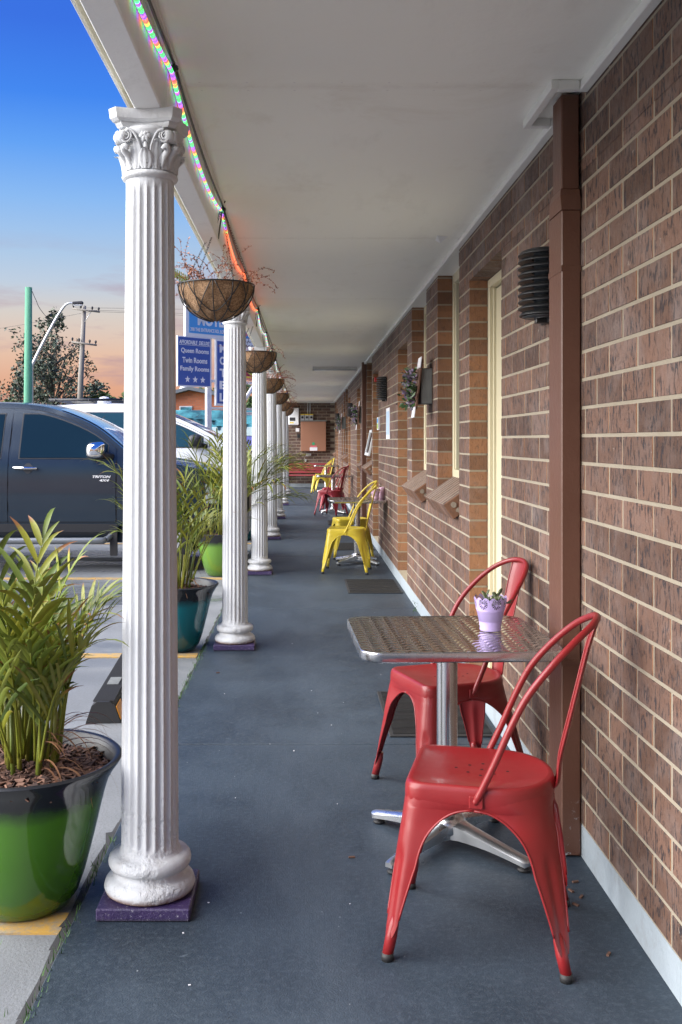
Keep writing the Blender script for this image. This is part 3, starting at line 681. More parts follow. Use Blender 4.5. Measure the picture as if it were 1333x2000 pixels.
# ------------------------------------------------------------------ rope light and cable along the beam
def sag(y0, y1, zc, zs, x, n=8): return [(x, y0+(y1-y0)*i/n, zc-(zc-zs)*4*(i/n)*(1-i/n)) for i in range(n+1)]
clips = [-.66, 1.145, 2.95, 4.75, 6.55, 8.36, 10.16, 11.97, 13.77, 15.6, 17.4, 19.2, 21, 22.8, 24.6, 26.4, 28.2]
rp = empty('rope_light', label='multicoloured glowing rope light sagging in loops along the white beam', cat='rope light')
for i, (a, b) in enumerate(zip(clips, clips[1:])):
    P = sag(a, b, 2.445, 2.375, -.392, 12)
    if 6.0 < (a+b)/2 < 8.6 or 5.0 < (a+b)/2 < 6.0:
        P1 = [p for p in P if p[1] < 5.15 or p[1] > 8.3]; P2 = [p for p in P if 5.0 < p[1] < 8.5]
        if len(P1) > 1: MB().tube(P1, .0068, 8).build('tube', M_['rope'], rp)
        if len(P2) > 1: MB().tube(P2, .0060, 8).build('tube', M_['ropeo'], rp, label='orange glowing stretch of the rope light')
    else: MB().tube(P, .0068, 8).build('tube', M_['rope'], rp)
m = MB()
for y in clips[1:]:
    m.lathe([(.006, -.008), (.013, -.006), (.013, .006), (.006, .008)], 10, (-.385, y, 2.452)); m.tube([(-.385, y-.01, 2.455), (-.374, y, 2.45), (-.38, y+.012, 2.462)], .004, 6)
m.build('clip', M_['black'], rp)
m = MB()
for a, b in zip(clips, clips[1:]): m.tube(sag(a, b, 2.470, 2.440, -.386, 10), .0048, 8)

m.build('cable', M_['black'], label='black power cable looping beside the rope light under the ceiling edge', cat='cable')

# ------------------------------------------------------------------ downpipes
def downpipe(y0, y1, lab, kink):
    d = empty('downpipe', label=lab, cat='downpipe', group='brown downpipes on the brick wall')
    x0 = .835
    m = MB()
    if kink:
        m.cbox(x0, .8985, y0, y1, .004, 2.10, .004)
        pts = [(x0, 2.10), (.8985, 2.10), (.8985, 2.20), (x0+.002, 2.20)]
        vs = [(x0, y0, 2.10), (x0, y1, 2.10), (.8985, y1, 2.10), (.8985, y0, 2.10), (x0-.006, y0-.01, 2.145), (x0-.006, y1-.03, 2.145), (.893, y1-.03, 2.145), (.893, y0-.01, 2.145), (x0-.004, y0-.006, 2.165), (x0-.004, y1-.055, 2.165), (.893, y1-.055, 2.165), (.893, y0-.006, 2.165)]
        m.add(vs, [(0, 1, 5, 4), (1, 2, 6, 5), (2, 3, 7, 6), (3, 0, 4, 7), (4, 5, 9, 8), (5, 6, 10, 9), (6, 7, 11, 10), (7, 4, 8, 11)])
        m.cbox(x0-.002, .892, y0-.004, y1-.06, 2.165, ZC-.01, .004)
    else: m.cbox(x0, .8985, y0, y1, .004, ZC-.001, .004)
    m.build('pipe', M_['downpipe'], d)
    b = MB()
    for z in (.62, 1.9): MB().cbox(x0-.002, .899, y0-.0015, y1+.0015, z, z+.02, .001).build('seam', M_['downpipe'], d)
downpipe(3.235, 3.40, 'wide brown painted downpipe rising behind the red chairs', True)
downpipe(14.36, 14.46, 'narrower far brown downpipe between two windows', False)

# ------------------------------------------------------------------ louvred wall lights
def wall_light():
    w = empty('wall_light')
    MB().cbox(-.012, 0, -.085, .085, -.135, .115, .003).build('back_plate', M_['black'], w)
    for k in range(10):
        z = -.108+k*.0245; top = k == 9
        r = .108 if k not in (0,) else .104
        prof = [(.060, z+.018), (.094, z+.012), (r, z+.001), (r-.001, z-.003), (.090, z+.004), (.058, z+.010)]
        if top: prof = [(0, z+.020), (.080, z+.019), (.098, z+.012), (r, z+.001), (r-.001, z-.003), (.09, z+.004), (0, z+.006)]
        MB().lathe(prof, 28, (-.004, 0, 0), PI/2, 3*PI/2).build('louvre', M_['black'], w)
    MB().lathe([(.050, -.12), (.050, .12)], 20, (-.004, 0, 0), PI/2, 3*PI/2).build('lens', mat('smoked_lens', (.06, .07, .08), .3), w)
    MB().lathe([(0, -.118), (.092, -.116), (.092, -.110), (0, -.110)], 24, (-.004, 0, 0), PI/2, 3*PI/2).build('bottom_cap', M_['black'], w)
    MB().cbox(-.05, 0, -.016, .016, -.137, -.119, .002).build('bracket', M_['black'], w)
    return w
wl = wall_light()
for k, (y, lb) in enumerate(((3.66, 'beside the near downpipe above the red chairs'), (10.9, 'above the yellow chairs, left of the paper notice'), (18.5, 'behind the hanging purple succulents'), (25.4, 'farthest down the walkway'))):
    o = wl if k == 0 else copy_tree(wl); o.location = (XW-.0015, y, 1.918)
    tag(o, 'black louvred wall light '+lb, 'wall light', 'louvred wall lights')

# ------------------------------------------------------------------ chairs
def seat_outline():
    pts = []
    def arc(cx, cy, rx, ry, a0, a1, n):
        for i in range(n+1):
            a = a0+(a1-a0)*i/n; pts.append(Vector((cx+rx*math.cos(a), cy+ry*math.sin(a), 0)))
    arc(.150, .135, .042, .042, 0, PI/2, 8)
    arc(-.045, .000, .150, .177, PI/2, 3*PI/2, 40)
    arc(.150, -.135, .042, .042, 3*PI/2, 2*PI, 8)
    # resample evenly, starting at front centre
    loop = [Vector((.192, 0, 0))]+pts+[Vector((.192, 0, 0))]
    L = [0]
    for a, b in zip(loop, loop[1:]): L.append(L[-1]+(b-a).length)
    return loop, L
OUT, OL = seat_outline()
def opt(s):
    T = OL[-1]; s = (s % 1)*T
    for i in range(len(OUT)-1):
        if OL[i+1] >= s:
            d = OL[i+1]-OL[i]; return OUT[i].lerp(OUT[i+1], (s-OL[i])/d if d > 1e-9 else 0)
    return OUT[-1]
def find_s(tx, ty): return min((i/400 for i in range(400)), key=lambda s: (opt(s)-Vector((tx, ty, 0))).length)
SC = [find_s(.18, .165), find_s(-.155, .125), 1-find_s(-.155, .125), 1-find_s(.18, .165)]
FEET = [(.236, .224), (-.232, .218), (-.232, -.218), (.236, -.224)]
def make_chair(mt):
    c = empty('metal_chair')
    ZT = .437
    T = OL[-1]
    mids = [(SC[3]+SC[0]+1)/2 % 1, (SC[0]+SC[1])/2, (SC[1]+SC[2])/2, (SC[2]+SC[3])/2]
    for i in range(4):
        s = SC[i]; foot = Vector((*FEET[i], 0)); crn = opt(s)
        lo = s-(mids[i] if i else mids[0]-1 if mids[0] > .5 else mids[0]); hi = (mids[(i+1) % 4]-s) % 1
        lo = lo % 1
        ta, tb = .105, .34; PW = 2.35; TR = [0, .055, ta]+[ta+tb*(1-max(0, math.cos(PI/2*q/13))**(2/PW)) for q in range(1, 14)]+[ta+tb+(.86-ta-tb)*q/12 for q in range(1, 13)]; m = MB(); rows = len(TR)-1; colsn = 16; grid = []
        edgeA, edgeB = [], []
        for r in range(rows+1):
            t = TR[r]; z = ZT*(1-t)
            row = []; shift0 = (foot-crn)*t*(1+.08*math.sin(t*PI))
            for q in range(colsn+1):
                u = -1+2*q/colsn; Wd = (lo if u < 0 else hi)
                wmin = .057/T
                if t <= ta: w = Wd
                elif t <= ta+tb: k = (t-ta)/tb; w = Wd-(Wd-wmin)*max(0, 1-(1-k)**PW)**(1/PW)
                else: k = (t-ta-tb)/(.86-ta-tb); w = wmin*(1-.52*k)*(1 if k < .88 else 1-(k-.88)/.12*.3)
                shift = shift0*(1-abs(u)**1.5*max(0, min(1, 1-(t-ta)/.14))); d = u*w; P = opt(s+d)*.985; fold = max(0, min(1, (t-.25)/.5))
                P = P.lerp(crn*.985+(P-crn*.985)*.80, fold) if fold else P
                g = math.exp(-((d*T)/.015)**2)*max(0, min(1, (t-.34)/.04))*.007*max(0, min(1, (.84-t)/.05))
                nrm = Vector((crn.x, crn.y, 0)).normalized(); P = P+shift-nrm*g
                row.append(Vector((P.x, P.y, z)))
            grid.append(row); edgeA.append(row[0]); edgeB.append(row[-1])
        fl = [p for row in grid for p in row]; n = colsn+1
        m.add(fl, [(a*n+b, (a+1)*n+b, (a+1)*n+b+1, a*n+b+1) for a in range(rows) for b in range(colsn)], smooth=True)
        ks = 2
        for E, j in ((edgeA, 0), (edgeB, -1)):
            m.tube(E[ks:-3], .0032, 6)
        nn_ = Vector((crn.x, crn.y, 0)).normalized(); axis_top = crn*.985+(foot-crn)*.79-nn_*.017; ax0 = Vector((axis_top.x, axis_top.y, ZT*.25)); fa = foot-nn_*.012; ax1 = Vector((fa.x, fa.y, .014))
        m.tube([ax0, ax0.lerp(ax1, .22), ax0.lerp(ax1, .5), ax1], [.010, .0140, .0155, .0145], 14)
        lg = m.build('leg', mt, c)
        MB().tube([ax1-Vector((0, 0, .0135)), ax1+Vector((0, 0, .006))], [.0165, .0160], 14).build('rubber_foot', M_['rubber'], lg)
    # seat pan
    m = MB(); NS = 96; rings = [(1.0, .405), (1.003, .408), (1.004, .418), (1.0, .436), (.985, .447), (.955, .4525), (.90, .4515), (.84, .449), (.6, .4455), (.3, .4435), (.04, .443)]
    vs = []
    for k, z in rings:
        for i in range(NS): p = opt(i/NS); vs.append((p.x*k, p.y*k, z))
    m.add(vs, [(a*NS+b, a*NS+(b+1) % NS, (a+1)*NS+(b+1) % NS, (a+1)*NS+b) for a in range(len(rings)-1) for b in range(NS)]+[tuple((len(rings)-1)*NS+b for b in range(NS))], smooth=True)
    seat = m.build('seat', mt, c)
    h = MB()
    for x, y in ((.0, 0), (.035, .03), (.035, -.03), (-.035, .03), (-.035, -.03), (.0, .05), (0, -.05), (.07, 0), (-.07, 0)):
        h.lathe([(.0045, .0008), (0, .0008)], 10, (x, y, .4437))
    h.build('drain_hole', M_['gap'], seat)
    # back hoop
    half = [(.005, .1815, .415), (-.008, .1835, .440), (-.045, .184, .52), (-.088, .182, .62), (-.130, .176, .70), (-.190, .156, .775), (-.250, .120, .835), (-.292, .066, .868), (-.306, 0, .878)]
    path = cr_path([Vector(p) for p in half]+[Vector((p[0], -p[1], p[2])) for p in half[-2::-1]], 6)
    MB().tube(path, [.0095 if 3 < i < len(path)-4 else .0085 for i in range(len(path))], 12).build('back_hoop', mt, c)
    m = MB()
    for sg in (-1, 1): m.cbox(-.016, .020, sg*.182-.0035, sg*.182+.0035, .400, .432, .002); m.tube([(.004, sg*.184, .416), (.004, sg*.1895, .416)], [.006, .004], 10)
    m.build('rivet_tab', mt, c)
    prof = [(-.186, .415), (-.200, .425), (-.206, .445), (-.212, .50), (-.236, .60), (-.260, .70), (-.284, .80), (-.305, .868)]
    pp = cr_path([(a, 0, b) for a, b in prof], 4)
    def sp(u, v):
        p = pp[int(round(v*(len(pp)-1)))]; w = .034+.014*v; x = (u-.5)*2
        return (p.x-.006*(1-x*x)+(.004 if abs(x) > .99 else 0), x*w, p.z)
    m = MB().grid(sp, 8, len(pp)-1); ed = [[Vector(sp(u, i/(len(pp)-1))) for i in range(len(pp))] for u in (0, 1)]
    for e in ed: m.tube(e, .0028, 6)
    m.build('back_splat', mt, c)
    return c
def place(proto, used, x, y, fwd, label, group):
    c = proto if not used else copy_tree(proto); c.location = (x, y, 0); c.rotation_euler = (0, 0, R(fwd)); tag(c, label, 'chair', group); return c
pr = make_chair(M_['red']); G1 = 'red metal chairs at the near table'
place(pr, 0, .49, 2.75, 166, 'red metal chair nearest the camera, standing in front of the steel table', G1)
place(pr, 1, .57, 3.86, 199, 'red metal chair behind the near steel table, turned towards the camera', G1)
py_ = make_chair(M_['yellow']); G2 = 'yellow metal chairs at the second table'
place(py_, 0, .445, 10.33, 172, 'front yellow metal chair, nearest of the yellow chairs', G2)
place(py_, 1, .545, 11.62, 188, 'yellow metal chair on the far side of the second table', G2)
pc = make_chair(M_['crimson']); G3 = 'crimson metal chairs at the third table'
place(pc, 0, .50, 18.15, 148, 'crimson metal chair with its solid back splat turned to the camera', G3)
place(pc, 1, .56, 19.15, 172, 'crimson metal chair behind, overlapped by the other crimson chair', G3)
G4 = 'yellow metal chairs by the far end'
place(py_, 1, .44, 25.75, 172, 'yellow metal chair at the far table in front of the red bench', G4)
place(py_, 1, .52, 27.0, 186, 'farthest yellow metal chair, half hidden at the end of the walkway', G4)

# ------------------------------------------------------------------ tables
def make_table():
    t = empty('steel_table'); hw, rc = .315, .065; zt = .71
    o = []
    for cx, cy, a0 in ((hw-rc, hw-rc, 0), (-hw+rc, hw-rc, 90), (-hw+rc, -hw+rc, 180), (hw-rc, -hw+rc, 270)):
        for k in range(9): a = R(a0+k*90/8); o.append((cx+rc*math.cos(a), cy+rc*math.sin(a)))
    n = len(o)
    def ring(k, z): return [(x*(1-k/hw), y*(1-k/hw), z) for x, y in o]
    m = MB(); vs = ring(.0045, zt)+ring(0, zt); top = ring(.006, zt)
    m.add(top, [tuple(range(n))]); tp = m.build('top', M_['tabletop'], t)
    rs = [ring(.006, zt), ring(.003, zt+.0012), ring(.0005, zt-.001), ring(0, zt-.005), ring(0, zt-.026), ring(.004, zt-.031), ring(.02, zt-.031)]
    m = MB(); m.add([v for r in rs for v in r], [(a*n+b, (a+1)*n+b, (a+1)*n+(b+1) % n, a*n+(b+1) % n)[::-1] for a in range(len(rs)-1) for b in range(n)], smooth=True)
    m.build('rim', M_['steel'], t)
    m = MB(); m.add(ring(.018, zt-.028), [tuple(range(n))[::-1]]); m.box(-.15, .15, -.15, .15, zt-.04, zt-.0285); m.build('underside', M_['black'], t)
    MB().lathe([(.0345, .10), (.0345, zt-.04)], 36).build('pole', M_['steel'], t)
    b = MB(); b.lathe([(.0, .045), (.055, .047), (.064, .06), (.062, .090), (.054, .104), (.044, .110), (.0355, .113)], 32)
    b.build('hub', M_['alu'], t)
    for k in range(4):
        a = PI/4+k*PI/2; Mz = Matrix.Rotation(a, 4, 'Z'); m = MB()
        S = 12; secs = []
        for i in range(S+1):
            u = i/S; x = .02+.285*u; zt_ = .104-.062*u**.9; th = .062*(1-.62*u); zb = zt_-th+(.010*math.sin(PI*u)); w = .034*(1-.38*u)*(1+.5*max(0, .15-u)/.15)
            secs.append([(x, -w, zb), (x, -w*1.0, zt_-.010), (x, -w*.6, zt_-.001), (x, 0, zt_+.002), (x, w*.6, zt_-.001), (x, w, zt_-.010), (x, w, zb)])
        x = .315; secs.append([(x, -.012, .024), (x, -.013, .034), (x, -.008, .038), (x, 0, .039), (x, .008, .038), (x, .013, .034), (x, .012, .024)])
        vs = [Mz @ Vector(p) for s_ in secs for p in s_]; q = 7
        m.add(vs, [(i*q+j, (i+1)*q+j, (i+1)*q+(j+1) % q, i*q+(j+1) % q) for i in range(len(secs)-1) for j in range(q)]+[tuple((len(secs)-1)*q+j for j in range(q))], smooth=True)
        lg = m.build('leg', M_['alu'], t, sharp=40); fixn(lg)
        p = Mz @ Vector((.29, 0, 0)); MB().lathe([(0, .001), (.019, .001), (.021, .005), (.019, .010), (.007, .012), (.007, .028)], 18, p).build('adjuster_foot', M_['rubber'], lg)
    return t
tb = make_table()
for k, (x, y, rz, lb) in enumerate(((.478, 3.33, 2.0, 'square steel cafe table with lilac pot, nearest the camera'), (.585, 11.0, 0, 'steel cafe table between the two near yellow chairs'), (.545, 18.6, 0, 'steel cafe table between the crimson chairs'), (.575, 26.2, 0, 'farthest steel cafe table near the red bench'))):
    o = tb if k == 0 else copy_tree(tb); o.location = (x, y, 0); o.rotation_euler = (0, 0, R(rz)); tag(o, lb, 'table', 'square steel cafe tables')

# ------------------------------------------------------------------ pots on tables
def leafblade(m, base, d, L_, w, tone, up=Vector((0, 0, 1)), droop=0., n=6, thick=0, fold=.25, brk=None):
    d = d.normalized(); side = d.cross(up); side = side.normalized() if side.length > 1e-4 else Vector((1, 0, 0)); nm = side.cross(d)
    vs = []; al = []; p = Vector(base)
    for i in range(n+1):
        t = i/n; ww = w*math.sin(PI*min(1, .08+t*.92))**.75*(1-.25*t) if i < n else 0.0006
        vs += [p-side*ww*.5+nm*fold*ww*.5, p, p+side*ww*.5+nm*fold*ww*.5]; al += [t]*3
        d2 = (d-Vector((0, 0, 1))*droop*(t+.15)*(1.4/n)); d = d2.normalized(); nm = side.cross(d); p = p+d*(L_/n)
    fs = []
    for i in range(n): a = i*3; fs += [(a, a+1, a+4, a+3), (a+1, a+2, a+5, a+4)]
    m.add(vs, fs, smooth=True, tone=[tone]*len(vs), along=al)
def small_pot(loc, label, body, leaf, seed, s=1.0, lace=True, flowers=None):
    r = random.Random(seed); t = empty('potted_succulent', loc, label=label, cat='pot plant')
    N_ = 96; prof = [(.0, .002), (.0355, .002), (.0370, .006), (.0372, .010), (.0362, .013), (.0455, .068), (.0475, .070), (.0480, .073), (.0500, .076)]
    MB().lathe([(a*s, b*s) for a, b in prof]+[(.0485*s, .075*s), (.035*s, .012*s), (0, .012*s)], N_).build('pot', body, t)
    # lace collar with cut petals and scalloped edge
    m = MB(); H0, H1 = .076*s, .122*s; NA = 240; NR = 24; vs = []; fs = []
    def rad(z): return (.050+.009*(z-H0)/(H1-H0))*s*1.0
    for j in range(NR+1):
        for i in range(NA):
            a = 2*PI*i/NA; sc_ = abs(math.sin(a*7)); zz = H0+(H1-.010*s*(1-sc_)-H0)*j/NR; q = rad(zz); vs.append((q*math.cos(a), q*math.sin(a), zz))
    for j in range(NR):
        for i in range(NA):
            a = ((i+.5)/NA*7) % 1-.5; v_ = (j+.5)/NR-.52; ax, ay = a*2*PI*.054*s/7, v_*(H1-H0)*.95; rr = math.hypot(ax, ay)/s; th = math.atan2(ay, ax)
            hole = .0055 < rr < .0175 and abs(((th/(2*PI)*14) % 1)-.5) < .27
            hole = hole or (j == NR-3 and i % 5 < 2)
            if not hole: fs.append((j*NA+i, j*NA+(i+1) % NA, (j+1)*NA+(i+1) % NA, (j+1)*NA+i))
    m.add(vs, fs, smooth=True); m.build('lace_collar', body, t)
    MB().lathe([(.047*s, .080*s), (0, .086*s)], 24).build('soil', M_['soil'], t)
    m = MB()
    for b in range(7):
        a = r.uniform(0, 6.28); p0 = Vector((r.uniform(-.02, .02), r.uniform(-.02, .02), .084))*s; d = Vector((math.cos(a)*r.uniform(.3, 1.2), math.sin(a)*.6, r.uniform(.25, 1))).normalized()
        if b == 0: d = Vector((1.4, 0, .35)).normalized()
        if b == 1: d = Vector((-.9, 0, .5)).normalized()
        Ls = r.uniform(.03, .055)*s; tip = p0+d*Ls; m.tube([p0, p0+d*Ls*.5+Vector((0, 0, .004)), tip], .0028*s, 6, tone=.8)
        for k in range(6):
            q = p0+d*Ls*(.3+.14*k); a2 = r.uniform(0, 6.28); dd = (d*.6+Vector((math.cos(a2), math.sin(a2), r.uniform(0, .9)))).normalized(); L2 = r.uniform(.018, .030)*s
            mm = Matrix.Translation(q+dd*L2*.55) @ dd.to_track_quat('X', 'Z').to_matrix().to_4x4() @ Matrix.Diagonal((L2*.55, L2*.34, L2*.14, 1))
            vs, fs = [], []
            for i in range(5):
                ph = PI*i/4
                for j in range(8): vs.append(mm @ Vector((math.cos(ph), math.sin(ph)*math.cos(j*PI/4), math.sin(ph)*math.sin(j*PI/4))))
            for i in range(4):
                for j in range(8): fs.append((i*8+j, i*8+(j+1) % 8, (i+1)*8+(j+1) % 8, (i+1)*8+j))
            m.add(vs, fs, smooth=True, tone=r.random())
    m.build('leaf', leaf, t, kind='stuff')
    return t
small_pot((.628, 3.36, .7105), 'lilac lace edged tin pot with a jade plant on the near steel table', M_['lilac'], M_['succulent'], 5, .96)
small_pot((.79, 11.02, .7105), 'pale pink tin pot with yellowish succulent on the second steel table', M_['pinktin'], mat('yellow_leaf', (.45, .38, .10), .5), 8, .95)
MB().lathe([(0, 0), (.03, 0), (.034, .12), (.030, .125), (.030, .02), (0, .02)], 20).build('cup', M_['pinktin'], loc=(.868, 11.12, .7105), label='slim pink cup standing beside the pink pot near the wall', cat='cup')

# ------------------------------------------------------------------ door mats
for k, (a, b, lb) in enumerate(((4.54, 5.34, 'behind the near steel table'), (8.82, 9.66, 'in front of the yellow chairs, before the second door'), (12.3, 13.12, 'just behind the yellow chairs'), (16.0, 16.8, 'before the fourth door'))):
    d = empty('doormat', (.635, (a+b)/2, 0), label='black ribbed rubber doormat '+lb, cat='doormat', group='black doormats outside the rooms')
    hw, hl = .245, (b-a)/2
    MB().cbox(-hw, hw, -hl, hl, .001, .010, .003).build('base', M_['rubber'], d)
    m = MB(); y = -hl+.02
    while y < hl-.02:
        x = -hw+.018
        m.cbox(x, hw-.018, y, y+.007, .010, .0135, .0008); y += .0135
    m.build('rib', M_['doormat'], d, kind='stuff')

# ------------------------------------------------------------------ pots with palms beside the columns
POT = [(0, .001), (.118, .001), (.138, .010), (.160, .045), (.179, .10), (.195, .16), (.210, .22), (.224, .28), (.236, .33), (.250, .372), (.268, .402), (.282, .420), (.287, .431), (.280, .438), (.268, .434), (.258, .415), (.250, .385), (.240, .345), (0, .345)]
def frond(r, base, az, L_, lean, arch, nl, ll, lw, tonebase, name, parent, dead=.1):
    m = MB(); d = Vector((math.cos(az)*math.sin(lean), math.sin(az)*math.sin(lean), math.cos(lean))); p = Vector(base); n = 16; path = [p.copy()]; dirs = [d.copy()]
    for i in range(n):
        t = (i+1)/n; d = (d+Vector((math.cos(az), math.sin(az), -.45))*arch*t*t*.16).normalized(); p = p+d*(L_/n); path.append(p.copy()); dirs.append(d.copy())
    m.tube(path, [.0045*(1-.75*i/n)+.0006 for i in range(n+1)], 6, tone=.55, along=0.0)
    st = .36
    for k in range(nl):
        u = st+(1-st)*(k+.5)/nl; f = u*n; i = min(n-1, int(f)); q = path[i].lerp(path[i+1], f-i); dd = dirs[i]
        side = dd.cross(Vector((0, 0, 1))); side = side.normalized() if side.length > .05 else Vector((-math.sin(az), math.cos(az), 0))
        upn = side.cross(dd)
        for sg in (-1, 1):
            k_ = math.sin(PI*min(1, .2+.75*(u-st)/(1-st)))**.6; ang = .38+.30*(1-u)
            dr = (dd*math.cos(ang)+side*sg*math.sin(ang)+upn*r.uniform(.05, .45)).normalized()
            leafblade(m, q, dr, ll*k_*r.uniform(.8, 1.15), lw*r.uniform(.75, 1.2), min(1, max(0, r.gauss(tonebase, .22)+(.6 if r.random() < dead else 0))), up=upn, droop=r.uniform(.5, 1.9), n=7, fold=.3)
    leafblade(m, path[-1], dirs[-1], ll*.7, lw, tonebase, droop=1.2, n=5)
    return m.build(name, M_['palm'], parent)
def potted_palm(x, y, glz, label, seed, nf, hs, LL=.24, LW=.026, arc=1.0, extra=()):
    r = random.Random(seed); P = empty('potted_palm', (x, y, -.021), label=label, cat='potted palm', group='glazed pots with palms beside the columns')
    MB().lathe(POT[:13], 72).build('pot', glz, P)
    MB().lathe(POT[12:], 72).build('inner_wall', M_['potinner'], P)
    MB().lathe([(.251, .384), (.20, .390), (.1, .396), (0, .400)], 28).build('soil', M_['soil'], P)
    m = MB()
    for i in range(1300 if seed < 2 else 350):
        a, q = r.uniform(0, 6.28), .245*math.sqrt(r.random()); l_, w_ = r.uniform(.008, .030), r.uniform(.003, .008)
        Mx = Matrix.Translation((q*math.cos(a), q*math.sin(a), .399-.05*q+r.uniform(-.002, .010))) @ Matrix.Rotation(r.uniform(0, 6.28), 4, 'Z') @ Matrix.Rotation(r.uniform(-.5, .5), 4, 'Y') @ Matrix.Rotation(r.uniform(-.6, .6), 4, 'X')
        m.box(-l_, l_, -w_, w_, -.0012, .0012, Mx, tone=r.random()**1.5)
    m.build('mulch', M_['mulch'], P, kind='stuff')
    m = MB(); bases = []
    for i in range(nf):
        a, q = r.uniform(0, 6.28), .085*math.sqrt(r.random()); b = (q*math.cos(a)*1.2, q*math.sin(a), .362); bases.append((b, a, q))
        if r.random() < .8: m.tube([(b[0], b[1], .35), (b[0]*1.15, b[1]*1.15, .47), (b[0]*1.35+r.uniform(-.01, .01), b[1]*1.3, .62)], [.0085, .007, .0045], 7, tone=r.random())
    m.build('cane', M_['stem'], P)
    for (b, a, q) in bases:
        az = a+r.uniform(-.5, .5); frond(r, (b[0]*1.2, b[1]*1.2, .44), az, r.uniform(*hs), (r.uniform(.06, .28)+q*1.2)*(.6 if seed < 2 and math.cos(az) > .2 else 1), r.uniform(.35, 1.2)*arc, r.randint(5, 8), LL, LW, r.uniform(.15, .6), 'frond', P, .12)
    for e in extra: frond(r, (0, 0, .44), *e, 'frond', P, .25)
    # thin dried strands at the foot
    m = MB()
    for i in range(46 if seed < 2 else 14):
        a = r.uniform(-1.3, 1.3) if r.random() < .7 else r.uniform(0, 6.28); b = Vector((.06*math.cos(a), .06*math.sin(a), r.uniform(.37, .5)))
        leafblade(m, b, Vector((math.cos(a), math.sin(a), r.uniform(.3, 1.5))), r.uniform(.12, .30), r.uniform(.004, .012), r.random(), droop=r.uniform(1.5, 4), n=9)
    m.build('dry_leaf', M_['deadleaf'], P)
    return P
PX = -.832
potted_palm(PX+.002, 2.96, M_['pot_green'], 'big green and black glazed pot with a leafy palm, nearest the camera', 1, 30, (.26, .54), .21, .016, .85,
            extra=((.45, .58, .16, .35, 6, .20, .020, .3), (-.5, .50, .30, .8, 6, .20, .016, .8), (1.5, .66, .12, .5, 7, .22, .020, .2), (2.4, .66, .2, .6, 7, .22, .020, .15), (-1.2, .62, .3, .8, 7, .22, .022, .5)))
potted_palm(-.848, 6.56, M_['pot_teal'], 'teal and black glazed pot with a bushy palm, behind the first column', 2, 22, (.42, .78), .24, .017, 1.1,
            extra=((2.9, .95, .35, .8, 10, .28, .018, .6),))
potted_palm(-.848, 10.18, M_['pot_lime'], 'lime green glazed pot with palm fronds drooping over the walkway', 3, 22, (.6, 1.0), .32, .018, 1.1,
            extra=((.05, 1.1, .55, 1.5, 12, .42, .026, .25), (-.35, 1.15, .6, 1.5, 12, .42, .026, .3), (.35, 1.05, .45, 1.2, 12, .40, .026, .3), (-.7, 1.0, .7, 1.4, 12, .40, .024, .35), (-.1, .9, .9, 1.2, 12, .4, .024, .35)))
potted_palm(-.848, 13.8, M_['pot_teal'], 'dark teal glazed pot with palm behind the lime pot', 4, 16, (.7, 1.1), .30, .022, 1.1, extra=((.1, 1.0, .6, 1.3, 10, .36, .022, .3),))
potted_palm(-.848, 17.4, M_['pot_green'], 'far glazed pot with a yellowing palm beside the fifth column', 5, 12, (.7, 1.1), .32, .026, 1.1, extra=((.0, 1.15, .6, 1.3, 10, .42, .03, .8), (-.4, 1.1, .7, 1.4, 10, .42, .03, .6)))

